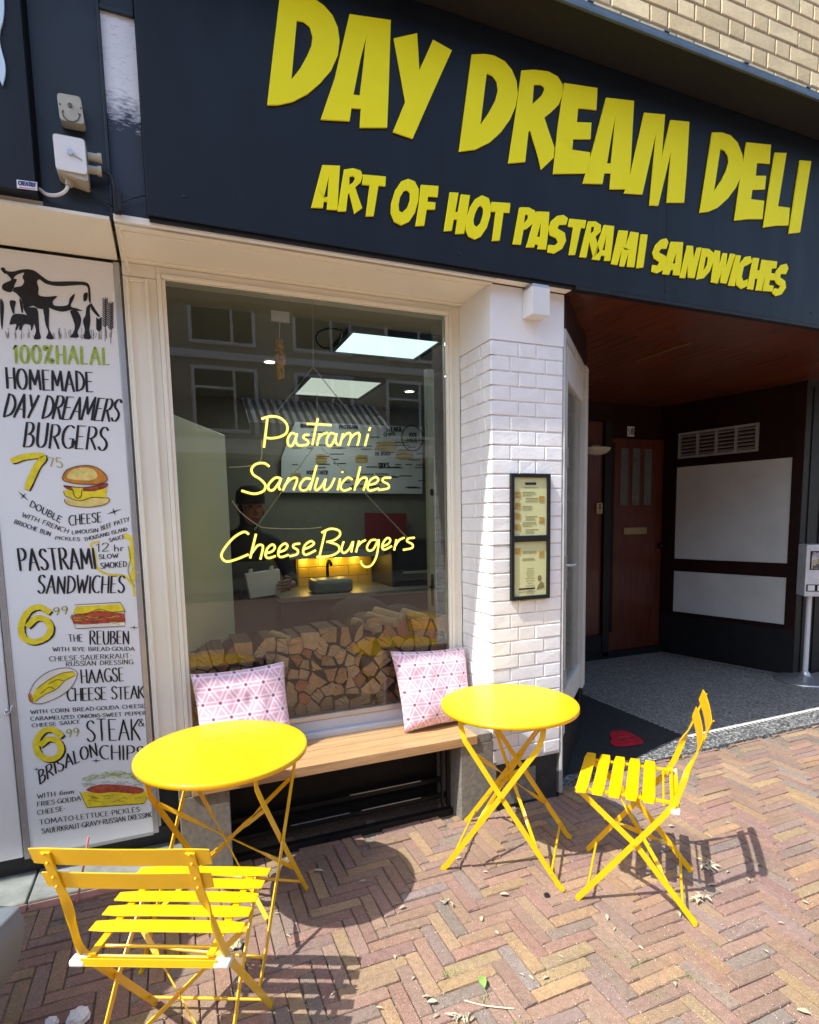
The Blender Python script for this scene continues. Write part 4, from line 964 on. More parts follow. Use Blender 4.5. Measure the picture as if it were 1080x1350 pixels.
# bull
def bull():
    o, k = (0,340), 6.75; mb = MB()
    blob(mb, o, k, [(5,95),(35,85),(60,115),(120,120),(180,105),(250,100),(310,115),(370,160),(430,200),(500,210),(640,208),(760,215),(795,245),(805,300),(808,400),(790,380),(785,300),(775,255),(720,240),(560,250),(470,245),(400,225),(350,190),(330,215),(345,270),(345,330),(420,345),(510,340),(470,385),(490,425),(600,420),(620,360),(665,318),(655,365),(630,430),(690,450),(735,470),(690,470),(640,460),(560,478),(480,462),(430,440),(380,455),(330,445),(295,425),(250,440),(215,440),(190,370),(150,320),(110,290),(130,262),(190,250),(215,210),(200,170),(215,130),(150,150),(120,185),(150,190),(130,240),(105,300),(60,300),(20,275),(25,235),(60,215),(100,195),(80,165),(55,140),(40,140)], 0, 0, 3)
    for P in ([(205,430),(250,440),(330,450),(345,560),(350,650),(365,710),(335,725),(300,715),(320,650),(300,580),(240,510)],
              [(385,450),(435,440),(435,560),(440,640),(480,718),(410,715),(430,660),(405,590),(395,520)],
              [(625,470),(680,465),(720,530),(715,600),(690,660),(700,705),(625,705),(655,660),(665,600),(640,520)],
              [(770,440),(805,410),(800,470),(805,560),(795,650),(812,715),(745,715),(755,640),(738,560),(760,510)],
              [(808,400),(850,460),(890,520),(870,520),(815,460)],
              [(745,320),(780,310),(775,370),(745,385)],
              [(85,590),(115,505),(200,500),(260,520),(300,570),(290,630),(275,645),(270,600),(215,590),(190,640),(172,640),(170,600),(150,640),(135,640),(145,590),(110,590)],
              [(0,380),(15,370),(35,420),(30,540),(20,640),(5,560)], [(85,385),(140,385),(130,440),(128,490),(112,490)], [(172,360),(200,400),(205,480),(190,480)]):
        blob(mb, o, k, P, 0, .0002, 3)
    f = lambda a, b: on_y(o[0]+a/k, o[1]+b/k, MBY-.0020)
    rr = random.Random(2)
    for x0, y0, h in ((880,690,150),(935,700,350),(985,720,330)):
        ribbon(mb, [(x0, y0+40), (x0+4, y0-h*.5), (x0+2, y0-h)], f, .0022, 1, 1)
        for i in range(13):
            y = y0-h*.25-i*h*.055; ribbon(mb, [(x0, y), (x0+22, y-22)], f, .0042, 1, 1); ribbon(mb, [(x0, y), (x0-20, y-20)], f, .0042, 1, 1)
    for i in range(60):
        x = rr.uniform(40, 990); 
        if 300 < x < 480: continue
        h = rr.uniform(25, 90); ribbon(mb, [(x, 715+rr.uniform(-10, 12)), (x+rr.uniform(-10, 10), 712-h)], f, .0014, 1, 1)
    return mb.build("bull_drawing", INK, MB_)
bull()
# food drawings
def burger():
    o, k = A5; mb = MB()
    blob(mb, o, k, [(485,360),(560,345),(700,340),(800,340),(822,365),(780,400),(660,418),(540,408),(490,385)], 2, .0001)
    blob(mb, o, k, [(475,300),(520,290),(640,300),(790,270),(790,340),(760,355),(690,345),(600,370),(540,345),(490,330)], 1, .0003)
    blob(mb, o, k, [(480,255),(640,270),(800,240),(790,275),(700,295),(620,300),(520,290)], 3, .0005)
    blob(mb, o, k, [(540,270),(620,270),(610,330),(585,350),(560,335),(550,300)], 1, .0007)
    blob(mb, o, k, [(465,200),(500,140),(600,108),(700,112),(780,160),(802,215),(740,245),(600,245),(490,225)], 0, .0009)
    blob(mb, o, k, [(500,195),(540,140),(630,122),(700,135),(730,185),(690,215),(580,215)], 2, .0011)
    f = lambda a, b: on_y(o[0]+a/k, o[1]+b/k, MBY-.0030)
    for P in ([(465,200),(500,140),(600,108),(700,112),(780,160),(802,215),(740,245),(600,245),(490,225),(465,200)], [(480,255),(620,272),(800,240)], [(480,260),(540,280),(555,330),(585,352),(610,330),(620,285),(700,295),(790,262)], [(475,300),(500,340),(600,370),(690,345),(790,350)], [(485,360),(490,385),(540,408),(660,418),(780,400),(822,365),(800,345)]):
        pts = catmull([(a, b, 0) for a, b in P], 4); ribbon(mb, [(p.x, p.y) for p in pts], f, .0028, 1, 1, 4)
    mb.build("burger_drawing", [INKB, INKY, INKL, INKR, INKBR], MB_)
burger()
def reuben():
    o, k = A4; mb = MB()
    blob(mb, o, k, [(485,1018),(780,1002),(785,1025),(500,1035)], 2, .0001, 0)
    blob(mb, o, k, [(495,1028),(780,1012),(810,1060),(640,1075),(470,1075)], 1, .0003, 0)
    blob(mb, o, k, [(460,1090),(640,1055),(805,1075),(812,1120),(800,1140),(600,1150),(475,1140)], 0, .0005, 0)
    blob(mb, o, k, [(480,1150),(805,1130),(812,1155),(490,1172)], 2, .0007, 0)
    f = lambda a, b: on_y(o[0]+a/k, o[1]+b/k, MBY-.0028); rr = random.Random(4)
    for P in ([(485,1018),(780,1002),(810,1060),(805,1080)], [(460,1085),(560,1075),(640,1045),(720,1065),(810,1060)], [(455,1095),(480,1130),(490,1172),(812,1155),(805,1110)]):
        ribbon(mb, P, f, .0024, 1, 1, 3)
    for i in range(26):
        x, y = rr.uniform(470, 760), rr.uniform(1090, 1140); ribbon(mb, [(x, y), (x+20, y+rr.uniform(-8, 8)), (x+45, y+rr.uniform(-6, 6))], f, .0016, 1, 1, 3 if i % 2 else 1)
    mb.build("sandwich_drawing", [INKR, INKY, INKP, INKBR], MB_)
reuben()
def cheesesteak():
    o, k = A3; mb = MB()
    blob(mb, o, k, [(175,310),(215,230),(300,165),(400,142),(465,160),(470,200),(430,270),(350,325),(250,362),(190,350)], 2, .0001)
    blob(mb, o, k, [(190,340),(225,270),(300,215),(380,175),(450,165),(462,190),(400,220),(350,270),(270,310),(215,350)], 1, .0003)
    blob(mb, o, k, [(175,310),(190,300),(205,345),(190,350)], 0, .0005)
    f = lambda a, b: on_y(o[0]+a/k, o[1]+b/k, MBY-.0026)
    for P in ([(175,310),(215,230),(300,165),(400,142),(465,160),(470,200),(430,270),(350,325),(250,362),(190,350),(175,310)], [(225,270),(300,215),(380,175),(450,165)], [(215,350),(270,310),(350,270),(400,220),(462,190)], [(250,300),(300,260),(330,270)], [(300,240),(350,215),(390,220)]):
        pts = catmull([(a, b, 0) for a, b in P], 4); ribbon(mb, [(p.x, p.y) for p in pts], f, .0026, 1, 1, 3)
    mb.build("roll_drawing", [INKB, INKY, INKP, INKBR], MB_)
cheesesteak()
def chips():
    o, k = A3; mb = MB(); f = lambda a, b: on_y(o[0]+a/k, o[1]+b/k, MBY-.0030); rr = random.Random(8)
    blob(mb, o, k, [(495,905),(915,905),(885,975),(535,1000)], 1, .0001, 0)
    blob(mb, o, k, [(530,890),(620,858),(780,865),(880,885),(850,915),(700,905),(600,912)], 0, .0004)
    for i in range(150):
        x = rr.uniform(500, 880); y = 835+rr.uniform(-18, 18)-42*math.sin((x-500)/380*math.pi); ribbon(mb, [(x, y), (x+rr.uniform(8, 30), y+rr.uniform(-14, 10))], f, .0019, 1, 1, 2)
    for i in range(60):
        x = rr.uniform(500, 880); y = 862+rr.uniform(-12, 14)-16*math.sin((x-500)/380*math.pi); ribbon(mb, [(x, y), (x+rr.uniform(8, 30), y+rr.uniform(-8, 8))], f, .0016, 1, 1, 4)
    for i in range(40):
        x = rr.uniform(530, 880); y = rr.uniform(925, 975); ribbon(mb, [(x, y), (x+rr.uniform(20, 50), y+rr.uniform(-18, 18))], f, .0014, 1, 1, 3 if i % 2 else 5)
    for P in ([(490,905),(535,1000),(885,975),(920,900)],): ribbon(mb, P, f, .0028, 1, 1, 3)
    mb.build("loaded_fries_drawing", [INKR, INKY, INKG, INK, mat("grey_green_ink", (.36, .38, .24), .6), INKL], MB_)
chips()
# ------------------------------------------------------------------ junction boxes and cables beside the sign
WY = 2.4395
def rect_on(px4, y): return [on_y(*p, y) for p in px4]
def rounded(P, r, n=3):
    out = []
    for i in range(len(P)):
        a, b, c = P[i-1], P[i], P[(i+1) % len(P)]
        u, v = (a-b).normalized()*r, (c-b).normalized()*r
        for t in range(n+1):
            s = t/n; out.append(b+u*(1-s)**2+v*s**2)
    return out
b1 = thing("junction_box", "small aged beige junction box above the white one, beside the sign", "junction box", (-.23, WY, 2.9))
mb = MB(); q = rect_on(((74.5,121.5),(106,127),(111.5,164),(79,157.5)), WY-.045); mb.prism(rounded(q, .012), (0, .044, 0)); mb.build("box_body", OLDP, b1, bevel=.003)
c = on_y(92.5, 139, WY-.0455); mb = MB(); mb.tube([c, c+Vector((0, -.004, 0))], .007, 12); 
for p in ((79,137),(106.5,142.5),(83,146),(104,150.5)): e = on_y(*p, WY-.0455); mb.tube([e, e+Vector((0, -.002, 0))], .0028, 8)
mb.tube([on_y(*p, WY-.0465) for p in ((82,147),(84,154),(90,159),(97,160.5),(103,158),(106,150))], .0018, 5); mb.build("screw", mat("dark_plastic", (.10, .10, .08), .5), b1)
b2 = thing("junction_box", "white square junction box with cable glands, below the beige box", "junction box", (-.23, WY, 2.75))
mb = MB(); q = rect_on(((68.5,174.5),(112,183),(116.5,240),(74,224.5)), WY-.075); mb.prism(rounded(q, .012), (0, .074, 0)); mb.build("box_body", OLDP, b2, bevel=.003)
mb = MB(); q = rect_on(((69.5,175.5),(111,183.6),(115.5,230),(73.5,222)), WY-.082); mb.prism(rounded(q, .012), (0, .0065, 0)); mb.build("box_lid", NEWP, b2, bevel=.002)
c = on_y(92.5, 201, WY-.0825); mb = MB(); mb.tube([c, c+Vector((0, -.007, 0))], .0095, 14); mb.tube([c+Vector((.008, -.002, -.003)), c+Vector((.034, -.002, -.018))], .002, 5); mb.build("lid_screw", ALU, b2)
for p in ((116,206),(116,223)): mb = MB(); e = on_y(*p, WY-.045); mb.tube([e, e+Vector((.03, 0, 0))], .013, 10); mb.tube([e+Vector((.03, 0, 0)), e+Vector((.042, 0, 0))], .016, 6); mb.build("cable_gland", OLDP, b2)
mb = MB()
e = on_y(90, 233, WY-.045); mb.tube([e+Vector((0, 0, .02)), e+Vector((0, 0, -.012))], .017, 6); mb.tube([e+Vector((0, 0, -.012)), e+Vector((0, 0, -.03))], .012, 10); mb.build("cable_gland", mat("gland_plastic", (.36, .34, .25), .5), b2)
def cable(name, label, px, y, r, m):
    mb = MB(); mb.tube(catmull([on_y(a, b, yy) for (a, b), yy in zip(px, y if isinstance(y, list) else [y]*len(px))], 6), r, 7)
    return tag(mb.build(name, m), label, "cable")
cable("cable", "white cable looping from the white junction box to the neighbouring sign", [(52,249),(62,256),(76,257),(87,251),(90,241)], [2.425, 2.415, 2.40, 2.395, 2.394], .0055, CABLW)
cable("cable", "thick black cable from the junction box gland to the corner strip", [(129,224),(138,226),(146,232),(150,246),(152,262)], 2.405, .006, CABLE)
cable("cable", "thin black cable sagging below the white junction box", [(108,236),(120,250),(132,260),(146,269),(158,268),(175,261),(191,257)], 2.42, .0028, CABLE)
mb = MB(); e = on_y(154, 262, 2.40); mb.box(e+Vector((-.012, -.008, -.05)), e+Vector((.012, .01, .03))); mb.box(e+Vector((.004, -.012, -.045)), e+Vector((.018, -.004, .02)))
tag(mb.build("cable_clamp", BLK, bevel=.003), "black clamp holding the cables at the sign's lower left corner", "clamp")
cable("cable", "cream painted cable running from the clamp into the soffit corner", [(156,278),(160,296),(158,304),(161,322),(163,335),(167,345),(171,358)], [2.42, 2.47, 2.5, 2.62, 2.72, 2.765, 2.77], .0065, CREAM)

# small white box on the pillar head
t = thing("wall_lamp", "small white rectangular box lamp at the top of the white pillar", "lamp", (1.676, 2.43, 2.455))
mb = MB(); mb.box((1.626, 2.392, 2.455), (1.727, 2.4725, 2.580)); mb.build("lamp_housing", NEWP, t, bevel=.003)
mb = MB(); mb.box((1.632, 2.3965, 2.5805), (1.722, 2.4725, 2.594)); mb.build("lamp_bracket", ALU, t)
# menu frame on the pillar
t = thing("pillar_menu", "black framed double menu hanging on the white brick pillar", "menu", (1.665, 2.47, 1.1))
x0, x1, z0, z1 = 1.552, 1.782, 1.098, 1.724; zm = 1.404
mb = MB(); fy = 2.452
for a, b in (((x0, fy, z0), (x0+.018, 2.4715, z1)), ((x1-.018, fy, z0), (x1, 2.4715, z1)), ((x0+.0185, fy, z1-.018), (x1-.0185, 2.4715, z1)), ((x0+.0185, fy, z0), (x1-.0185, 2.4715, z0+.018)), ((x0+.0185, fy, zm-.015), (x1-.0185, 2.4715, zm+.015))): mb.box(a, b)
mb.build("frame", BLK, t, bevel=.002)
rr = random.Random(9)
for lo, hi, top in ((zm+.0155, z1-.0185, True), (z0+.0185, zm-.0155, False)):
    mb = MB(); xa, xb = x0+.0185, x1-.0185; mb.box((xa, 2.462, lo), (xb, 2.466, hi)); pg = mb.build("menu_page", PAGE, t)
    mb = MB(); Y1, Y2 = 2.4608, 2.4616
    def dash(x, z, w, h=.0022):
        u = x
        while u < x+w:
            l = rr.uniform(.004, .012); l = min(l, x+w-u); mb.box((u, Y1, z), (u+l, Y2, z+h)); u += l+.002
    if top:
        mh = MB(); mh.box((xa+.065, Y1, hi-.036), (xa+.13, Y2, hi-.024)); mh.build("page_heading", INK, pg); dash(xa+.06, hi-.05, .08)
        for i, zz in enumerate((hi-.085, hi-.115, hi-.155, hi-.205, hi-.235, hi-.27)):
            for h in range(3): dash(xa+.05+(.018 if i % 2 else 0), zz+.012-h*.008, rr.uniform(.05, .085), .0026 if h == 0 else .0016)
    else:
        for zz in (hi-.05, hi-.085):
            for h in range(2): dash(xa+.05, zz-h*.007, rr.uniform(.05, .085))
        for i in range(12): w = rr.uniform(.03, .06); dash((xa+xb)/2-w/2, hi-.135-i*.0125, w, .0018)
        mh = MB(); mh.box((xa+.03, Y1, lo+.032), (xa+.125, Y2, lo+.040)); mh.build("page_heading", INK, pg); dash(xa+.03, lo+.02, .1)
        # small printed figure in the corner
        mo = mb; mb = MB(); mb.prism([(xb-.058, Y2, lo+.028), (xb-.01, Y2, lo+.035), (xb-.016, Y2, lo+.06), (xb-.03, Y2, lo+.068), (xb-.05, Y2, lo+.05)], (0, Y1-Y2, 0)); mb.prism([(xb-.04+.012*math.cos(q*.628), Y2, lo+.085+.016*math.sin(q*.628)) for q in range(10)], (0, Y1-Y2, 0)); mb.build("page_figure", PAGEP, pg); mb = mo
    mb.build("page_print", PAGEP, pg)["kind"] = 'stuff' 
    mb = MB(); ph = ((xa+.008, hi-.10), (xb-.045, hi-.12), (xa+.008, hi-.155), (xa+.008, hi-.205), (xb-.045, hi-.225), (xa+.008, hi-.26)) if top else ((xa+.008, hi-.06), (xb-.045, hi-.08))
    for (a, z) in ph: mb = MB(); mb.box((a, 2.4600, z), (a+.030, 2.4616, z+.030)); mb.build("page_picture", PAGEB, pg)

# ------------------------------------------------------------------ bench on two concrete blocks, cushions
t = thing("bench", "wooden slat bench on two concrete blocks below the shop window", "bench", (.68, 2.6, 0))
mb = MB(); ys = [2.462, 2.545, 2.629, 2.713, 2.79]; br = random.Random(4)
for a, b in zip(ys[:-1], ys[1:]): mb.box((.02, a+.002, .386+br.random()*.0015), (1.362, b-.002, .432+br.random()*.0015))
mb.build("seat", PLANK, t, bevel=.003)
mb = MB(); mb.box((-.03, 2.474, -.03), (.170, 2.795, .3855)); mb.box((-.03, 2.474, .3855), (.0185, 2.79, .428)); mb.build("block_leg", GRAN, t, bevel=.004)
mb = MB(); mb.box((1.272, 2.474, -.03), (1.476, 2.789, .3855)); mb.box((1.3635, 2.474, .3855), (1.450, 2.789, .432)); mb.build("block_leg", GRAN, t, bevel=.004)
def cushion(nm, label, BL, BR, TL, TR, thick, seed):
    BL, BR, TL, TR = map(Vector, (BL, BR, TL, TR)); n = 26; rr = random.Random(seed)
    nrm = (BR-BL).cross(TL-BL).normalized()
    if nrm.y > 0: nrm = -nrm
    from mathutils import noise
    vs = []; uv = []
    for s in (1, -1):
        for j in range(n+1):
            for i in range(n+1):
                u, v = i/n, j/n; a, b = 2*u-1, 2*v-1
                pin = 1-.055*(1-b*b)*abs(a)**3; pin2 = 1-.055*(1-a*a)*abs(b)**3
                uu, vv = .5+.5*a*pin, .5+.5*b*pin2
                p = (BL*(1-uu)+BR*uu)*(1-vv)+(TL*(1-uu)+TR*uu)*vv
                h = max(0, (1-a**4)*(1-b**4))**.5*thick*(1-.25*(v > .6)*(v-.6))
                h += .016*noise.noise(Vector((u*4+seed, v*4, s)))*(1-a**6)*(1-b**6)-.007*abs(noise.noise(Vector((u*6+seed*3, v*3.2, 7))))*(1-a**6)*(1-b**6)+.006*noise.noise(Vector((u*11+seed, v*9, s*3)))*(1-a**8)*(1-b**8)
                vs.append(p+nrm*h*s*(1 if s > 0 else .55)); uv.append((u*.42+.13*seed, v*.42))
    N = (n+1)**2; fs = []
    for s in range(2):
        for j in range(n):
            for i in range(n):
                f = (s*N+j*(n+1)+i, s*N+j*(n+1)+i+1, s*N+(j+1)*(n+1)+i+1, s*N+(j+1)*(n+1)+i)
                fs.append(f if s == 0 else f[::-1])
    mb = MB(); mb.add(vs, fs, 0, None, True); o = mb.build(nm, CUSH)
    ul = o.data.uv_layers.new(name="print")
    for lp in o.data.loops: ul.data[lp.index].uv = uv[lp.vertex_index]
    w = o.modifiers.new("weld", 'WELD'); w.merge_threshold = .0006
    return tag(o, label, "cushion", "pink patterned cushions on the bench")
cushion("cushion", "pink patterned cushion at the left end of the bench, behind the left table", (.070, 2.655, .436), (.490, 2.665, .436), (.048, 2.735, .838), (.468, 2.740, .850), .062, 1)
cushion("cushion", "pink patterned cushion at the right end of the bench, against the window corner", (1.040, 2.64, .436), (1.440, 2.66, .440), (1.008, 2.735, .842), (1.436, 2.735, .822), .066, 2)

# ------------------------------------------------------------------ folding bistro tables
def make_table():
    t = thing("bistro_table", "", "table", group="yellow folding bistro tables")
    mb = MB(); mb.lathe([(0, .7005), (.293, .7000), (.298, .6995), (.3, .696), (.3, .682), (.2965, .681), (.2955, .690), (0, .6925)], n=96); mb.build("tabletop", YEL, t, local=True)
    T = .0045
    for s in (-1, 1):
        for d in (-1, 1):
            yy = s*(.2115 if d > 0 else .204); mb = MB()
            P = [Vector((-d*.250, yy, .004)), Vector((-d*.236, yy, .02)), Vector((0, yy, .362)), Vector((d*.150, yy, .585)), Vector((d*.168, yy*.96, .635)), Vector((d*.172, yy*.955, .683))]
            mb.strip(P, Vector((1, 0, .35)), .022, T)
            mb.tube([Vector((-d*.252, yy-.004, .006)), Vector((-d*.252, yy+.004, .006))], .009, 10)
            mb.tube([Vector((0, yy-s*.0, .362)), Vector((0, yy+s*.006, .362))], .006, 10)
            mb.build("leg", YEL, t, local=True)
    for d in (-1, 1):
        mb = MB(); mb.tube([Vector((-d*.206, -.2085, .064)), Vector((-d*.206, .2085, .064))], .0055, 8); mb.build("crossbar", YEL, t, local=True)
        # twisted flat braces crossing in the frame
        for s in (-1, 1):
            a = Vector((d*.118, s*.200, .537)); b = Vector((-d*.142, -s*.200, .158)); n = 14; mb = MB()
            wd = []
            for i in range(n+1):
                u = i/n; ang = math.pi*.5*(min(1, max(0, (u-.22)/.12))-min(1, max(0, (u-.72)/.12)))
                wd.append(Vector((math.cos(ang)*.6, 0, math.cos(ang)*.8))+Vector((math.sin(ang)*.7, math.sin(ang)*.7*s, 0)))
            off = Vector((-d*.003*s, 0, 0)); mb.strip([a.lerp(b, i/n)+off for i in range(n+1)], wd, .015, .0035); mb.build("brace", YEL, t, local=True)
    for d in (-1, 1):
        mb = MB(); mb.box((d*.160-.012, -.19, .6745), (d*.160+.012, .19, .6795)); mb.build("top_rail", YEL, t, local=True)
    return t
tb1 = make_table(); tb1.location = (.133, 2.136, 0); tb1.rotation_euler.z = R(59.2)
tag(tb1, "round yellow folding bistro table in front of the left cushion, beside the menu board")
tb2 = copy_tree(tb1); tb2.location = (1.338, 2.135, 0); tb2.rotation_euler.z = R(-41.7)
tag(tb2, "round yellow folding bistro table in front of the white brick pillar")

# ------------------------------------------------------------------ folding bistro chairs
def make_chair():
    t = thing("bistro_chair", "", "chair", group="yellow slatted folding chairs")
    # seat slats, crowned and rounded
    mb = MB()
    for i in range(5):
        y = .206-i*.0605; n = 8; P = []
        for j in range(n+1):
            x = -.203+.406*j/n; P.append(Vector((x, y, .4535+.002*(1-(2*j/n-1)**2))))
        mb.strip(P, Vector((0, 1, 0)), [.036]+[.0455]*(n-1)+[.036], .0035)
    mb.build("seat", YEL, t, bevel=.0012, local=True)
    mb = MB()
    for s in (-1, 1): mb.strip([Vector((s*.150, .232, .4465)), Vector((s*.150, -.128, .4465))], Vector((1, 0, 0)), .018, .005)
    mb.tube([Vector((-.165, -.088, .4385)), Vector((.165, -.088, .4385))], .0045, 8)
    for s in (-1, 1):
        for i in range(5): mb.ball((s*.150, .206-i*.0605, .4565), (.0035, .0035, .0018), 0, 8, 4)
    mb.build("seat_rail", YEL, t, local=True)
    mb = MB(); mb.box((-.172, -.142, .424), (.172, -.112, .4275)); mb.box((-.172, -.142, .4277), (.172, -.1385, .4455)); mb.tube([Vector((-.172, -.121, .437)), Vector((.172, -.121, .437))], .0042, 8); mb.build("rear_bar", YEL, t, bevel=.001, local=True)
    for s in (-1, 1):
        mb = MB(); mb.box((s*.162, -.144, .4225), (s*.202, -.112, .4395)); mb.build("rubber_cap", RUB, t, bevel=.005, local=True)
    # frame A: front foot up to the backrest, with the twist above the seat
    for s in (-1, 1):
        c = [(.214, .006), (.196, .03), (.05, .222), (-.072, .382), (-.118, .452), (-.144, .520), (-.166, .590), (-.190, .650), (-.218, .725), (-.2365, .781)]
        pts = catmull([Vector((s*(.1845-.0185*max(0, min(1, (z-.45)/.2))), y, z)) for y, z in c], 9); wd = []; ww = []
        for p in pts:
            a = max(0, min(1, (p.z-.535)/.11)); a = a*a*(3-2*a); ang = a*math.pi/2
            wd.append(Vector((s*math.sin(ang), -math.cos(ang)*.8, -math.cos(ang)*.6))); ww.append(.0215)
        mb = MB(); mb.strip(pts, wd, ww, .0048); mb.tube([Vector((s*.180, .212, .0065)), Vector((s*.190, .212, .0065))], .0095, 10)
        mb.tube([Vector((s*.174, .0105, .274)), Vector((s*.190, .0105, .274))], .006, 10)
        mb.build("leg", YEL, t, bevel=.0008, seg=1, local=True)
    # frame B: seat front down to the back foot
    for s in (-1, 1):
        P = [Vector((s*.163, .226, .444)), Vector((s*.1665, .205, .437)), Vector((s*.1715, .0, .262)), Vector((s*.176, -.19, .026)), Vector((s*.1765, -.206, .006))]
        mb = MB(); mb.strip(P, Vector((0, .8, -.6)), .022, .0048); mb.tube([Vector((s*.171, -.204, .0065)), Vector((s*.182, -.204, .0065))], .0095, 10); mb.build("leg", YEL, t, bevel=.0008, seg=1, local=True)
    mb = MB(); mb.tube([Vector((-.184, .176, .058)), Vector((.184, .176, .058))], .005, 8); mb.build("crossbar", YEL, t, local=True)
    mb = MB(); mb.tube([Vector((-.175, -.163, .062)), Vector((.175, -.163, .062))], .005, 8); mb.build("crossbar", YEL, t, local=True)
    # twisted braces crossing in frame B
    for s in (-1, 1):
        a = Vector((s*.166, .118, .352)); b = Vector((-s*.172, -.130, .104)); n = 14; mb = MB(); wd = []
        for i in range(n+1):
            u = i/n; ang = math.pi*.5*(min(1, max(0, (u-.2)/.1))-min(1, max(0, (u-.75)/.1))); wd.append(Vector((0, .6*math.cos(ang), .8*math.cos(ang)))+Vector((s*.7*math.sin(ang), .7*math.sin(ang), 0)))
        mb.strip([a.lerp(b, i/n)+Vector((0, -.0025*s, 0)) for i in range(n+1)], wd, .0165, .0035); mb.build("brace", YEL, t, local=True)
    # backrest slats, slightly curved, in front of the uprights
    for z, hw in ((.766, .208), (.694, .199)):
        n = 10; P = []; yb = -.218-(.725-.764)*-.0-(z-.725)*.33
        for j in range(n+1):
            x = -hw+2*hw*j/n; P.append(Vector((x, yb+.0075-.006*(1-(x/hw)**2), z)))
        mb = MB(); mb.strip(P, Vector((0, -.33, 1)), [.046]+[.052]*(n-1)+[.046], .0032)
        for s in (-1, 1):
            for dz in (-.014, .014): mb.ball((s*.1665, yb-.0055-.33*dz, z+dz), (.0042, .0025, .0042), 0, 8, 5)
        mb.build("backrest", YEL, t, bevel=.001, seg=1, local=True)
    return t
ch1 = make_chair()
fx = Vector((.42, .907, 0)); ch1.location = (-.052, 1.600, 0); ch1.rotation_euler.z = math.atan2(-fx.x, fx.y)
tag(ch1, "yellow slatted folding chair in the left foreground, its back towards the viewer")
ch2 = copy_tree(ch1); f2 = Vector((-.70, .714, 0)); ch2.location = (1.690, 1.722, 0); ch2.rotation_euler.z = math.atan2(-f2.x, f2.y)
tag(ch2, "yellow slatted folding chair right of the pillar table, seen from its side")

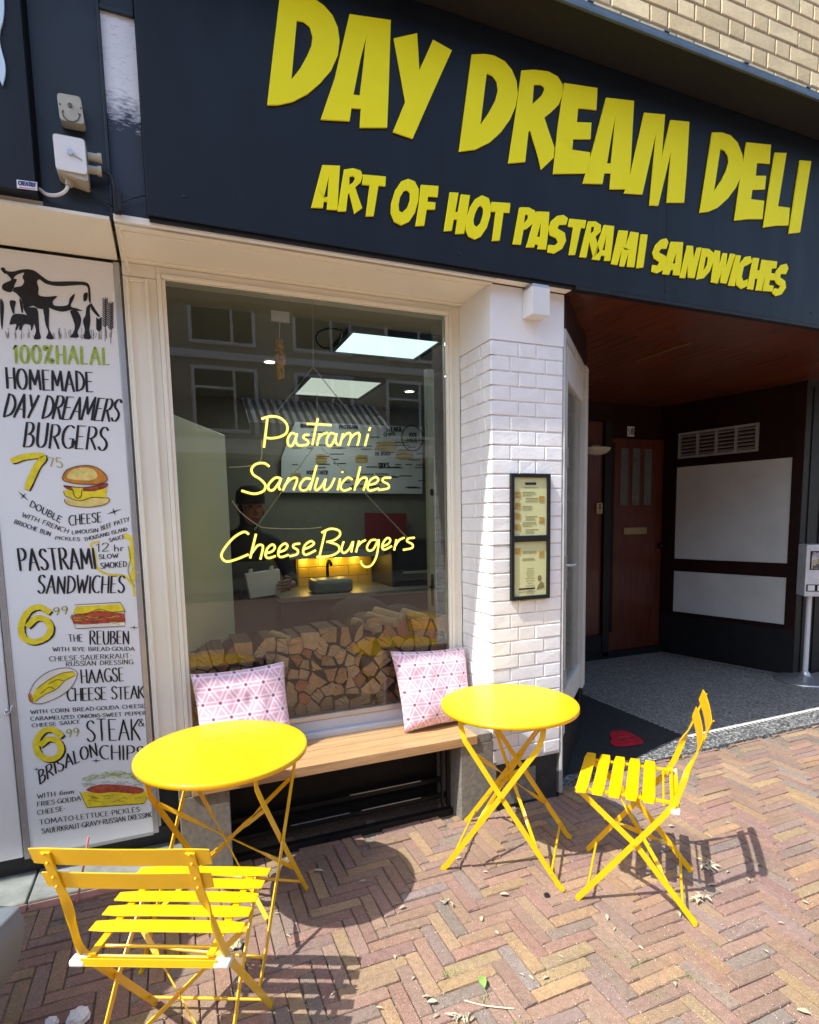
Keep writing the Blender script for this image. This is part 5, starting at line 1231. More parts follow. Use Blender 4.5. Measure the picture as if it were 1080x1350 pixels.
# ------------------------------------------------------------------ firewood behind the glass
def logs():
    rr = random.Random(31)
    LX0, LX1, LZ0 = .05, 1.425, .518
    tops = [(.0, .875), (.25, .89), (.34, .915), (.5, .90), (.70, .925), (.9, .955), (1.1, .95), (1.3, .955), (1.45, .905)]
    def top(x):
        for (a, za), (b, zb) in zip(tops[:-1], tops[1:]):
            if a <= x <= b: return lerp(za, zb, (x-a)/(b-a))
        return .88
    seeds = []; tries = 0
    while tries < 9000:
        tries += 1; x = rr.uniform(LX0, LX1); z = rr.uniform(LZ0+.02, top(x)-.02)
        d = rr.choice((.040, .050, .058, .068))
        if all((x-a)**2+(z-b)**2 > max(d, e)**2 for a, b, e in seeds): seeds.append((x, z, d))
    def clip(poly, px, pz, nx, nz):
        out = []
        for i in range(len(poly)):
            a, b = poly[i], poly[(i+1) % len(poly)]
            da = (a[0]-px)*nx+(a[1]-pz)*nz; db = (b[0]-px)*nx+(b[1]-pz)*nz
            if da <= 0: out.append(a)
            if da*db < 0: t = da/(da-db); out.append((a[0]+(b[0]-a[0])*t, a[1]+(b[1]-a[1])*t))
        return out
    tones = [(.70, .52, .31), (.75, .58, .37), (.66, .47, .27), (.80, .65, .44), (.60, .39, .20), (.71, .56, .39), (.52, .24, .10)]
    cnt = 0
    for i, (x, z, d) in enumerate(seeds):
        poly = [(LX0-.02, LZ0), (LX1+.02, LZ0), (LX1+.02, top(x)+.03), (LX0-.02, top(x)+.03)]
        for k, (a, b, e) in enumerate(seeds):
            if k == i or (a-x)**2+(b-z)**2 > .09: continue
            w = .5+.12*(d-e)/.05; poly = clip(poly, lerp(x, a, w), lerp(z, b, w), a-x, b-z)
            if len(poly) < 3: break
        if len(poly) < 3: continue
        # drop tiny edges, shrink, tilt, round a random side to bark
        P = [p for q, p in enumerate(poly) if (p[0]-poly[q-1][0])**2+(p[1]-poly[q-1][1])**2 > .011**2]
        if len(P) < 3: continue
        if len(P) > 4 and rr.random() < .6: P.pop(rr.randrange(len(P)))
        cx = sum(p[0] for p in P)/len(P); cz = sum(p[1] for p in P)/len(P); s = rr.uniform(.83, .97)
        P = [(cx+(a-cx)*s, cz+(b-cz)*s) for a, b in P]
        bark = rr.randrange(len(P)) if rr.random() < .65 else -1
        out = []
        for q in range(len(P)):
            a, b = P[q], P[(q+1) % len(P)]; out.append(a); L = math.hypot(b[0]-a[0], b[1]-a[1])
            nx, nz = (b[1]-a[1])/(L+1e-9), -(b[0]-a[0])/(L+1e-9)
            if (nx*((a[0]+b[0])/2-cx)+nz*((a[1]+b[1])/2-cz)) < 0: nx, nz = -nx, -nz
            m = 5 if q == bark else 3
            bul = L*.20 if q == bark else rr.uniform(-.03, .02)*L
            for h in range(1, m):
                t = h/m; k = bul*4*t*(1-t)*(.6 if q == bark else 1)+rr.uniform(-.0012, .0012); out.append((lerp(a[0], b[0], t)+nx*k, lerp(a[1], b[1], t)+nz*k))
        yf = 2.862+rr.uniform(0, .055); yb = yf+rr.uniform(.22, .27); n = len(out); ty, tz = rr.gauss(0, .12), rr.gauss(0, .12)
        _q = rr.uniform(.85, 1.1); c = tuple(v*_q*h_ for v, h_ in zip(rr.choice(tones), (1.06, .96, .86))); e = .0022
        F = [(a, yf+e+(a-cx)*ty+(b-cz)*tz, b) for a, b in out]; Fi = [(cx+(a-cx)*.965, yf+(a-cx)*ty+(b-cz)*tz+rr.uniform(-.001, .001), cz+(b-cz)*.965) for a, b in out]; Bk = [(a, yb, b) for a, b in out]
        mb = MB(); vs = Fi+F+Bk+[(cx, yf+rr.uniform(-.002, .003), cz)]
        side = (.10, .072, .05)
        area = sum(out[q][0]*out[(q+1) % n][1]-out[(q+1) % n][0]*out[q][1] for q in range(n))
        ff = (lambda f: f) if area > 0 else (lambda f: f[::-1])
        mb.add(vs, [ff((q, (q+1) % n, 3*n)) for q in range(n)], 0, c)
        o0 = 0
        for q in range(n):
            h = (q+1) % n
            mb.f.append(list(ff((n+q, n+h, h, q)))); mb.m.append(0); mb.col.append(c); mb.sm.append(False)
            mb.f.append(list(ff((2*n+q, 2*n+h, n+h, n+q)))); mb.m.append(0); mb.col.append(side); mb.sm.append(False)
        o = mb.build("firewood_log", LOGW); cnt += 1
        ox, oz = cx+rr.uniform(-.05, .05), cz+rr.uniform(-.05, .05); pa = o.data.attributes.new("pith", 'FLOAT_VECTOR', 'POINT')
        for vi, v_ in enumerate(o.data.vertices): pa.data[vi].vector = (v_.co.x-ox, 0, v_.co.z-oz)
        tag(o, "split firewood log stacked on end among its neighbours behind the shop window", "firewood", "split firewood logs stacked behind the shop window")
    # a few lying on top at an angle
    for (xa, za, xb, zb, yy, r) in ((.98, .985, 1.10, .955, 2.90, .030), (1.04, 1.002, 1.16, .968, 2.95, .030), (.90, .962, 1.0, .935, 2.90, .028), (1.20, .985, 1.28, .962, 2.92, .030), (.46, .925, .55, .90, 2.92, .03)):
        mb = MB(); a, b = Vector((xa, yy+.12, za)), Vector((xb, yy-.03, zb)); T = (b-a).normalized(); U = T.cross(Vector((0, 0, 1))).normalized(); V = U.cross(T)
        k = [(0.9, -.6), (1.0, .1), (.5, .8), (-.2, .95), (-.9, .3), (-.8, -.7)]; n = len(k); rnd = random.Random(int(xa*100))
        vs = [p+U*(q[0]*r)+V*(q[1]*r) for p in (a, b) for q in k]
        c = (.50, .38, .24)
        fs = [tuple(range(n))[::-1], tuple(n+i for i in range(n))]+[(i, (i+1) % n, n+(i+1) % n, n+i) for i in range(n)]
        mb.add(vs, fs, 0, c); o = mb.build("firewood_log", LOGW, bevel=.004)
        tag(o, "split firewood log lying slanted on top of the stack behind the window", "firewood", "firewood logs lying slanted on the stack")
logs()

# ------------------------------------------------------------------ neon sign on chains
NY = 2.85
NS = thing("neon_sign", "yellow neon sign reading Pastrami Sandwiches CheeseBurgers on chains inside the window", "neon sign", (.72, NY, 1.3))
o, k = (280,540), 3.857
WORDS = {
"Pastrami": [[(280,45),(271,120),(262,193)],[(250,47),(300,34),(350,45),(380,80),(376,118),(345,138),(300,146),(270,142)],[(424,126),(402,120),(384,148),(386,178),(404,184),(420,155),(430,122),(424,160),(438,184)],[(492,128),(468,130),(464,144),(486,160),(482,178),(440,183)],[(536,45),(522,112),(508,180)],[(480,72),(540,75),(605,79)],[(546,122),(532,183)],[(538,152),(556,128),(586,117)],[(626,126),(600,120),(582,152),(585,180),(604,182),(622,150),(632,122),(626,160),(640,183)],[(664,122),(648,183)],[(656,152),(678,126),(700,120),(702,148),(690,182)],[(700,150),(722,126),(746,120),(746,150),(737,183)],[(792,124),(776,185)],[(803,90),(797,108)]],
"Sandwiches": [[(290,290),(265,273),(225,276),(200,300),(208,330),(245,355),(270,385),(258,415),(210,428),(148,412)],[(346,348),(318,348),(287,380),(287,406),(310,408),(338,372),(350,348),(338,390),(346,410)],[(390,346),(358,411)],[(366,388),(396,356),(424,346),(430,362),(412,410)],[(500,352),(470,352),(446,385),(452,408),(480,406),(504,370)],[(530,284),(512,350),(495,410)],[(536,346),(522,398),(532,409),(556,388),(577,352)],[(577,352),(568,398),(579,409),(602,390),(622,348)],[(650,350),(637,410)],[(662,314),(660,321)],[(712,356),(688,346),(658,375),(654,400),(672,412),(706,400)],[(752,290),(738,350),(722,411)],[(730,388),(756,352),(780,346),(784,362),(768,411)],[(796,384),(830,374),(844,356),(830,343),(802,360),(789,395),(802,412),(846,400)],[(908,346),(872,348),(866,364),(894,380),(894,400),(845,409)]],
"Cheeseburgers": [[(186,634),(160,622),(110,650),(62,705),(46,745),(70,772),(120,762),(184,736)],[(222,632),(192,756)],[(200,730),(230,692),(254,690),(256,712),(244,762)],[(276,730),(305,720),(318,700),(305,686),(280,706),(270,740),(286,755),(322,744)],[(338,725),(370,713),(382,692),(368,681),(344,700),(335,735),(350,750),(388,738)],[(446,681),(416,686),(412,700),(434,715),(430,735),(392,746)],[(466,710),(500,696),(517,680),(500,669),(471,690),(462,725),(478,738),(526,715)],[(576,612),(560,680),(545,744)],[(555,626),(600,606),(643,615),(648,640),(618,664),(580,673)],[(590,673),(638,690),(643,720),(600,744),(530,749)],[(668,670),(656,712),(670,729),(696,708),(716,670),(706,726)],[(746,666),(730,726)],[(736,700),(756,676),(780,663)],[(832,662),(806,666),(786,698),(796,717),(820,708),(846,661),(836,740),(812,788),(782,800),(760,786),(755,768)],[(866,696),(895,682),(905,662),(890,653),(870,675),(863,700),(876,712),(912,694)],[(936,660),(924,716)],[(930,692),(950,664),(976,651)],[(1028,651),(996,656),(991,670),(1017,685),(1014,704),(970,713)]]}
for wname, strokes in WORDS.items():
    mb = MB(); mc = MB()
    for P in strokes:
        pts = catmull([on_y(o[0]+a/k, o[1]+b/k, NY) for a, b in P], 6) if len(P) > 2 else [on_y(o[0]+a/k, o[1]+b/k, NY) for a, b in P]
        mb.tube(pts, .0062, 8); mc.tube([p+Vector((0, -.0048, 0)) for p in pts], .0026, 6)
    w = mb.build("neon_word", NEON, NS); mc.build("neon_core", NEONC, w)
def chain(P):
    pts = [on_y(a, b, NY+.012) for a, b in P]; mb = MB()
    for a, b in zip(pts[:-1], pts[1:]):
        n = max(2, int((b-a).length/.013)); T = (b-a).normalized(); U = T.orthogonal().normalized(); V = T.cross(U)
        for i in range(n):
            c = a.lerp(b, (i+.5)/n); A = U if i % 2 else V
            mb.tube([c+T*.008*math.cos(q)+A*.0035*math.sin(q) for q in [j*math.pi/4 for j in range(9)]], .0011, 4, cap=False)
    mb.build("chain", CHAIN, NS)
chain([(412,392),(413,484)]); chain([(413,484),(366,542)]); chain([(413,484),(474,560)]); chain([(418,520),(418,557)]); chain([(413,590),(336,698)]); chain([(424,590),(538,710)])
mb = MB(); mb.tube(catmull([on_y(a, b, NY+.03) for a, b in ((306,660),(318,676),(338,691),(352,696),(400,697),(424,695))], 6), .0022, 6); mb.tube(catmull([on_y(a, b, NY+.03) for a, b in ((302,616),(330,614),(344,606),(345,580))], 6), .0022, 6); mb.build("neon_wire", CABLW, NS)

# ------------------------------------------------------------------ things inside the shop
# ceiling light panels and spots
CZ = 2.632
def panel(a, b, label, m):
    t = thing("ceiling_light", label, "light", ((a[0]+b[0])/2, (a[1]+b[1])/2, CZ)); mb = MB()
    mb.box((a[0]-.03, a[1]-.03, CZ-.030), (b[0]+.03, a[1]-.001, CZ)); mb.box((a[0]-.03, b[1]+.001, CZ-.030), (b[0]+.03, b[1]+.03, CZ)); mb.box((a[0]-.03, a[1], CZ-.030), (a[0]-.001, b[1], CZ)); mb.box((b[0]+.001, a[1], CZ-.030), (b[0]+.03, b[1], CZ)); mb.build("light_frame", BLK, t)
    mb = MB(); mb.box((a[0], a[1], CZ-.022), (b[0], b[1], CZ-.002)); mb.build("diffuser", m, t)
    ld = bpy.data.lights.new("panel_light", 'AREA'); ld.shape = 'RECTANGLE'; ld.size = b[0]-a[0]; ld.size_y = b[1]-a[1]; ld.energy = 1.2 if m is PANEL else 2.6; ld.color = (.85, 1, .95); lo = bpy.data.objects.new("panel_light", ld); COL.objects.link(lo); lo.location = ((a[0]+b[0])/2, (a[1]+b[1])/2, CZ-.03)
pz = CZ-.022
q = [on_z(*p, pz) for p in ((464,439),(567,448),(545,473),(443,461))]
panel((min(q[0].x, q[3].x), q[1].y), (max(q[1].x, q[2].x), q[2].y), "bright square ceiling light panel nearest the shop window", PANEL)
q = [on_z(*p, pz) for p in ((410,497),(496,503),(472,525),(396,518))]
panel((q[0].x, q[1].y), (q[2].x, q[2].y), "dimmer ceiling light panel further back in the shop", PANEL2)
for p, lb in (((356,477),"small round ceiling spot beside the dried corn cob"),((540,516),"small round ceiling spot right of the light panels"),((382,486),None)):
    if not lb: continue
    c = on_z(*p, CZ-.012); t = thing("ceiling_spot", lb, "light", c); mb = MB(); mb.lathe([(.055, .010), (.055, 0), (.04, -.004), (.04, .002)], c, 20); mb.build("spot_ring", NEWP, t)
    mb = MB(); mb.lathe([(0, -.001), (.038, -.001), (.038, .001), (0, .001)], c, 16); mb.build("spot_lens", SPOTE, t)
# hook plate and hanging corn
t = thing("corn_cob", "dried golden corn cob hanging inside the top of the window", "decoration", on_y(368, 450, 2.93)); c = on_y(369, 474, 2.93); mb = MB(); rr = random.Random(3)
mb.ball(c, (.016, .016, .075))
for i in range(90):
    a = rr.uniform(0, 6.28); zz = rr.uniform(-.085, .085); r = .019*(1-(zz/.10)**2)**.5; p = c+Vector((r*math.cos(a), r*math.sin(a), zz)); mb.ball(p, (.008, .007, .014), 0, 6, 4)
mb.build("cob", CORN, t); mb = MB(); mb.tube([c+Vector((0, 0, .07)), on_y(369, 420, 2.93)], .0015, 5); mb.box(on_y(357, 410, 2.94), on_y(382, 425, 2.925)); mb.build("hook_plate", NEWP, t)
cable("cable", "black cable coil hanging below the shop ceiling", [(452,436),(436,433),(420,438),(418,450),(428,459),(444,455),(450,440)], 3.3, .006, CABLE)
# pale partition left, post at the right
mb = MB(); a, b = Vector((.045, 2.86)), Vector((.318, 3.45)); wall2(mb, a, b, .03, 2.0, .025); tag(mb.build("partition", FROST, bevel=.003), "tall pale partition panel at the left inside the window", "partition")
t = thing("window_post", "pale metal door post with black handle inside the window's right end", "post", (1.395, 3.0, .0)); mb = MB(); mb.box((1.352, 2.99, .516), (1.395, 3.03, 2.33)); mb.build("post", mat("post_paint", (.42, .45, .40), .4), t, bevel=.002)
mb = MB(); mb.box((1.357, 2.984, 1.02), (1.372, 2.9895, 1.20)); mb.tube([(1.364, 2.984, 1.13), (1.364, 2.962, 1.13), (1.335, 2.960, 1.13)], .006, 8); mb.ball((1.372, 2.988, 1.66), (.012, .006, .02)); mb.build("handle", BLK, t)
# menu board on the back wall
IY = 5.5
t = thing("wall_menu", "wide white hand-lettered menu board on the back wall inside the shop", "menu board", (1.7, IY, 1.8)); mb = MB()
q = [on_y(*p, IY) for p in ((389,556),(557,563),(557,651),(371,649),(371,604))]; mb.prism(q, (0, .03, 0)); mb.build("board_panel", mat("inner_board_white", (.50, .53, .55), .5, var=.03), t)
MBYo, MBY = MBY, IY-.001
def il(s, BL, BR, TL, w):
    mb = MB(); f = lambda p: on_y(p[0], p[1], IY-.003); text_line(mb, s, f(BL), f(BR), f(TL), w*.62, thick=1.5); mb.build("black_lettering", INK, t)
o, k = (380,530), 5.684
def C(p): return (o[0]+p[0]/k, o[1]+p[1]/k)
il("STEAK&", C((735,222)), C((850,220)), C((733,190)), .013); il("CHIPS", C((717,255)), C((800,252)), C((716,232)), .012); il("SIDES", C((680,495)), C((755,492)), C((678,458)), .014)
il("PASTRAMI", C((385,200)), C((520,202)), C((385,172)), .013); il("HOMEMADE", C((95,190)), C((200,192)), C((95,165)), .013); il("100%", C((905,262)), C((962,264)), C((905,230)), .010); il("HALAL", C((892,300)), C((970,302)), C((892,270)), .010)
il("THE REUBEN", C((650,400)), C((765,398)), C((650,375)), .009); il("DOUBLE CHEESE", C((140,540)), C((300,540)), C((140,515)), .009)
mb = MB(); c = on_y(*C((930,270)), IY-.003); mb.tube([c+Vector((.115*math.cos(a), 0, .125*math.sin(a))) for a in [i*math.pi/14 for i in range(29)]], .006, 5, cap=False); rr = random.Random(6)
for i in range(70):
    x, y = rr.uniform(20, 980), rr.uniform(220, 660)
    if rr.random() < .5: x, y = rr.uniform(20, 980), rr.choice((330, 350, 430, 470, 490, 560, 600, 640))+rr.uniform(-6, 6)
    f = lambda a, b: on_y(*C((a, b)), IY-.003); u = x
    for j in range(rr.randint(4, 9)): L = rr.uniform(5, 12); ribbon(mb, [(u, y), (u+L*.5, y-rr.uniform(2, 6)), (u+L, y)], f, .008, 1, 1); u += L+3
mb.build("small_lettering", INK, t)
mb = MB(); rr = random.Random(12)
for cx, cy, w, h, mi in ((735,330,165,75,0),(870,395,140,70,1),(248,425,90,75,2),(550,425,100,62,1),(60,560,80,60,2)):
    f = lambda a, b: on_y(*C((a, b)), IY-.002)
    for lay, (dy, hh, m2) in enumerate(((-.28, .42, 0), (0.0, .25, 1), (.12, .22, 2), (.32, .36, 0))):
        P = [f(cx+w/2*math.cos(q)*(1-.05*rr.random()), cy+h*dy+h*hh*.5*math.sin(q)) for q in [i*math.pi/6 for i in range(12)]]; mb.prism(P, (0, -.0008-.0006*lay, 0), m2)
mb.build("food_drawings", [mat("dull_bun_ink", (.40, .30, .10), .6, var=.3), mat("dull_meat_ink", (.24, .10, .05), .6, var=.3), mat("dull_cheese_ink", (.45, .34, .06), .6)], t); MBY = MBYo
# counter with yellow tiles, under-shelf lamps, sink, red poster, dark shelf
t = thing("counter", "shop counter with yellow tiled splashback and four small lamps below a shelf", "counter", (1.5, 5.2, 0)); ty = 5.5
q0 = on_y(392, 735, ty); q1 = on_y(492, 815, ty); mb = MB(); tr = random.Random(5)
zz = q0.z; r = 0
while zz > .75:
    x = q0.x-(.1 if r % 2 else 0)
    while x < q1.x:
        a, b = max(x, q0.x), min(x+.20, q1.x)
        if b-a > .02: mb.box((a+.003, ty, zz-.097), (b-.003, ty+.02, zz-.003))
        x += .20
    zz -= .10; r += 1
mb.build("wall_tiles", TILEY, t, bevel=.003); mb = MB(); mb.box((q0.x-.01, ty+.008, .6), (q1.x+.01, ty+.05, q0.z)); mb.build("tile_grout", GROUT, t)
mb = MB(); mb.box((.9, ty-.35, q0.z+.005), (2.9, ty+.05, q0.z+.05)); mb.build("shelf", STEEL, t); mb = MB()
for i in range(4): c = Vector((lerp(q0.x+.06, q1.x-.18, i/3), ty-.03, q0.z-.012)); mb.ball(c, (.035, .03, .018))
mb.build("shelf_lamps", UNDER, t)
for i in range(4):
    ld = bpy.data.lights.new("shelf_lamp_light", 'POINT'); lo = bpy.data.objects.new("shelf_lamp_light", ld); COL.objects.link(lo); lo.location = (lerp(q0.x+.06, q1.x-.18, i/3), ty-.06, q0.z-.05); ld.energy = .22; ld.color = (1, .68, .12); ld.shadow_soft_size = .03
mb = MB(); mb.box((.8, 4.75, .03), (2.9, ty-.001, .86)); mb.build("counter_base", DARKW, t); mb = MB(); mb.box((.8, 4.72, .862), (2.9, ty-.001, .90)); mb.build("counter_top", mat("counter_steel", (.30, .31, .30), .35, metal=.5), t)
t = thing("sink", "pale basin with a small tap on the shop counter", "sink", (1.2, 4.9, .9)); mb = MB(); mb.box((1.10, 4.78, .901), (1.44, 5.05, 1.02)); mb.build("basin", mat("basin_grey", (.22, .22, .20), .4), t, bevel=.03); mb = MB(); mb.tube(catmull([(1.30, 5.12, .90), (1.30, 5.12, 1.10), (1.30, 5.06, 1.16), (1.30, 4.98, 1.13)], 5), .014, 8); mb.build("tap", BLK, t)
t = thing("cooker_hood", "dark appliance with shelves at the back right of the shop", "appliance", (2.2, 5.2, .9)); mb = MB(); mb.box((1.86, 4.95, .902), (2.62, 5.495, 1.32)); mb.build("appliance_body", BLK, t, bevel=.01); mb = MB(); mb.box((1.90, 4.93, 1.06), (2.58, 4.9495, 1.28)); mb.build("appliance_door", OPPG, t); mb = MB(); mb.tube([(1.95, 4.91, 1.03), (2.53, 4.91, 1.03)], .012, 8); mb.build("handle", STEEL, t)
mb = MB(); q = [on_y(*p, 5.48) for p in ((482,676),(536,677),(536,722),(482,721))]; mb.prism(q, (0, .02, 0)); tag(mb.build("red_poster", REDP), "dark red poster on the back wall below the shop menu", "poster")
mb = MB(); rr = random.Random(8); c = Vector((1.30, 3.55, .78)); 
for i in range(7): mb.ball(c+Vector((rr.uniform(-.26, .26), rr.uniform(-.1, .1), rr.uniform(-.08, .10))), (.22, .16, rr.uniform(.14, .22)), 0, 14, 9)
o_ = mb.build("reflection_lump", mat("reflection_lump_dark", (.055, .05, .045), .9)); r_ = o_.modifiers.new("join", 'REMESH'); r_.mode = 'VOXEL'; r_.voxel_size = .02; r_.use_smooth_shade = True  # dark lump added to stand in for a reflection in the window
tag(o_, "dark lump added behind the firewood stack in place of a glass reflection", "stand-in")

# person behind the partition, holding a white takeaway box
def skin_body(name, chains, m, parent=None, sub=2, root=0):
    vs = []; es = []; rs = []; idx = {}
    for ch in chains:
        prev = None
        for p, r in ch:
            key = tuple(round(x, 4) for x in p)
            if key not in idx: idx[key] = len(vs); vs.append(p); rs.append(r)
            i = idx[key]
            if prev is not None and prev != i: es.append((prev, i))
            prev = i
    me = bpy.data.meshes.new(name); me.from_pydata(vs, es, []); me.materials.append(m)
    o = bpy.data.objects.new(name, me); COL.objects.link(o)
    s = o.modifiers.new("skin", 'SKIN'); s.use_smooth_shade = True
    for i, r in enumerate(rs):
        me.skin_vertices[0].data[i].radius = (r, r) if isinstance(r, (int, float)) else r
        me.skin_vertices[0].data[i].use_root = (i == root)
    b = o.modifiers.new("sub", 'SUBSURF'); b.levels = sub; b.render_levels = sub
    if parent is not None: o.parent = parent; o.matrix_parent_inverse = parent_matrix(parent).inverted()
    return o
PX, PYY = .47, 4.0
P_ = thing("person", "person in dark clothes and cap behind the partition, holding a white box", "person", (PX, PYY, 0))
V = lambda x, y, z: (PX+x, PYY+y, z)
trunk = [(V(0, 0, .93), (.135, .105)), (V(0, 0, 1.10), (.13, .10)), (V(0, .0, 1.28), (.15, .11)), (V(0, 0, 1.40), (.13, .09)), (V(.01, 0, 1.465), (.058, .058)), (V(.025, -.01, 1.53), (.06, .065)), (V(.035, -.015, 1.60), (.078, .088)), (V(.03, -.015, 1.665), (.07, .08))]
legL = [(V(0, 0, .93), (.135, .105)), (V(-.09, .01, .86), .10), (V(-.10, 0, .48), .068), (V(-.10, .02, .09), .045), (V(-.09, -.12, .05), .038)]
legR = [(V(0, 0, .93), (.135, .105)), (V(.09, .01, .86), .10), (V(.10, 0, .48), .068), (V(.10, .02, .09), .045), (V(.11, -.12, .05), .038)]
armR = [(V(0, 0, 1.40), (.13, .09)), (V(.18, 0, 1.385), .062), (V(.27, -.05, 1.14), .048), (V(.25, -.25, 1.12), .036)]
armL = [(V(0, 0, 1.40), (.13, .09)), (V(-.18, 0, 1.385), .062), (V(-.24, -.06, 1.14), .048), (V(-.06, -.26, 1.06), .036)]
skin_body("body", [trunk, legL, legR, armR, armL], CLOTH, P_)
hd = [(V(.025, -.01, 1.49), .05), (V(.035, -.025, 1.535), (.062, .066)), (V(.04, -.03, 1.60), (.080, .094)), (V(.035, -.022, 1.67), (.077, .088))]
skin_body("face", [hd], SKIN, P_)
mb = MB(); mb.ball(V(.055, -.128, 1.585), (.013, .020, .018)); mb.ball(V(.052, -.118, 1.545), (.024, .010, .006)); mb.ball(V(.118, -.03, 1.59), (.010, .020, .028)); mb.ball(V(-.042, -.02, 1.59), (.010, .020, .028)); mb.build("nose_mouth_ears", SKIN, P_)
mb = MB(); mb.ball(V(.025, -.113, 1.615), (.010, .006, .006)); mb.ball(V(.082, -.112, 1.615), (.010, .006, .006)); mb.build("eyes", HAIR, P_)
mb = MB(); mb.lathe([(.094, .0), (.096, .04), (.088, .085), (.055, .115), (0, .122)], V(.036, -.022, 1.635), 20); mb.box(V(-.03, -.20, 1.64), V(.10, -.09, 1.65)); mb.build("cap", CLOTH, P_, bevel=.004)
mb = MB(); mb.prism([V(-.13, -.118, 1.26), V(.13, -.118, 1.26), V(.17, -.13, .60), V(-.17, -.13, .60)], (0, -.01, 0)); mb.build("apron", APRON, P_, bevel=.003)
# right hand closed on the box edge: palm, four fingers, thumb
hx, hy, hz = .25, -.265, 1.115
pal = [(V(hx, hy+.03, hz), .030), (V(hx-.015, hy-.02, hz-.002), (.032, .026)), (V(hx-.03, hy-.06, hz-.005), (.034, .022))]
skin_body("hand", [pal], SKIN, P_, 2)
for i in range(4):
    z = hz+.028-i*.019; L = (.9, 1.0, .95, .78)[i]
    skin_body("finger", [[(V(hx-.03, hy-.06, z), .0105), (V(hx-.06, hy-.085*L-.002, z), .010), (V(hx-.095*L, hy-.092, z-.003), .009), (V(hx-.128*L, hy-.090, z-.006), .0078)]], SKIN, P_, 2)
skin_body("thumb", [[(V(hx-.012, hy-.01, hz+.02), .013), (V(hx-.035, hy-.035, hz+.045), .011), (V(hx-.065, hy-.05, hz+.055), .0095)]], SKIN, P_, 2)
t = thing("takeaway_box", "white takeaway box with two clips held by the person inside", "box", V(.05, -.28, 1.0)); mb = MB()
q = [on_y(*p, PYY-.30) for p in ((323,757),(369,750),(371,783),(330,790))]; mb.prism(q, (0, .06, 0)); mb.build("box_body", NEWP, t, bevel=.008); mb = MB(); q = [on_y(*p, PYY-.30) for p in ((328,755.5),(333,754.5),(333.5,750),(329,751))]; mb.prism(q, (0, .03, 0)); q = [on_y(*p, PYY-.30) for p in ((356,751.5),(361,750.8),(361,746),(356.5,747))]; mb.prism(q, (0, .03, 0)); mb.build("box_clip", NEWP, t, bevel=.002)

# ------------------------------------------------------------------ porch things
t = thing("porch_lamp", "cream glass half-bowl wall lamp beside the mahogany back door", "lamp", (4.0, 4.70, 2.15)); mb = MB(); c = Vector((4.0, 4.7715, 2.19)); n = 16; vs = []; fs = []
prof = [(.165, 0.0), (.155, -.022), (.12, -.050), (.075, -.066), (.0, -.07)]
for r, z in prof: vs += [c+Vector((r*math.cos(math.pi+math.pi*i/n), .75*r*math.sin(math.pi+math.pi*i/n), z)) for i in range(n+1)]
for j in range(len(prof)-1):
    for i in range(n): fs.append((j*(n+1)+i, (j+1)*(n+1)+i, (j+1)*(n+1)+i+1, j*(n+1)+i+1))
mb.add(vs, fs, 0, None, True); mb.add([v for v in vs[:n+1]], [tuple(range(n+1))], 0); mb.build("lamp_shade", mat("lamp_glass", (.55, .52, .40), .4), t)
mb = MB(); mb.box((3.95, 4.755, 2.15), (4.05, 4.7715, 2.22)); mb.build("lamp_mount", BRASS, t)
t = thing("intercom", "small beige intercom with buttons on the mahogany side panel", "intercom", (4.05, 4.77, 1.57)); mb = MB(); mb.box((4.012, 4.748, 1.535), (4.085, 4.7715, 1.645)); mb.build("intercom_body", mat("intercom_beige", (.50, .43, .24), .5), t, bevel=.004); mb = MB()
for z in (1.62, 1.60, 1.58): mb.box((4.035, 4.744, z), (4.062, 4.7475, z+.012))
mb.box((4.035, 4.744, 1.55), (4.062, 4.7475, 1.557)); mb.build("intercom_buttons", BLK, t)
t = thing("house_number", "small white house number plate above the mahogany back door", "number plate", (4.47, 4.78, 2.33)); mb = MB(); mb.box((4.425, 4.788, 2.325), (4.515, 4.7985, 2.425)); mb.build("number_plate", NEWP, t, bevel=.003); mb = MB(); text_line(mb, "51", Vector((4.434, 4.787, 2.345)), Vector((4.476, 4.787, 2.345)), Vector((4.434, 4.787, 2.405)), .009, thick=1.2); text_line(mb, "B", Vector((4.484, 4.787, 2.345)), Vector((4.507, 4.787, 2.345)), Vector((4.484, 4.787, 2.405)), .009, thick=1.2); mb.build("number_lettering", INK, t)
mb = MB(); c = on_z(824, 975, .024)
P = catmull([on_z(a, b, .0245) for a, b in ((804,970),(806,965.5),(812,963.8),(824,963.9),(838.5,970.4),(849,978.7),(838,982.6),(822,984.3),(809,983.5),(804.5,979),(807,974))], 3, True)
t = thing("floor_heart", "red heart mark with pale letters on the black porch floor", "floor mark", c); mb.prism(P, (0, 0, .0025)); mb.build("heart", REDM, t); mb = MB()
for i, wv in enumerate((5, 6, 4)):
    for j in range(wv): u = Vector((.0118*.62, .0118*.35, 0)).normalized(); w_ = Vector((-u.y, u.x, 0)); p = c+u*(-.02+i*.032)+w_*(-.045+j*.018)+Vector((0, 0, .003)); mb.add([p, p+u*.02, p+u*.02+w_*.012, p+w_*.012], [(0, 1, 2, 3)])
mb.build("heart_print", mat("faded_print", (.50, .12, .12), .6), t)
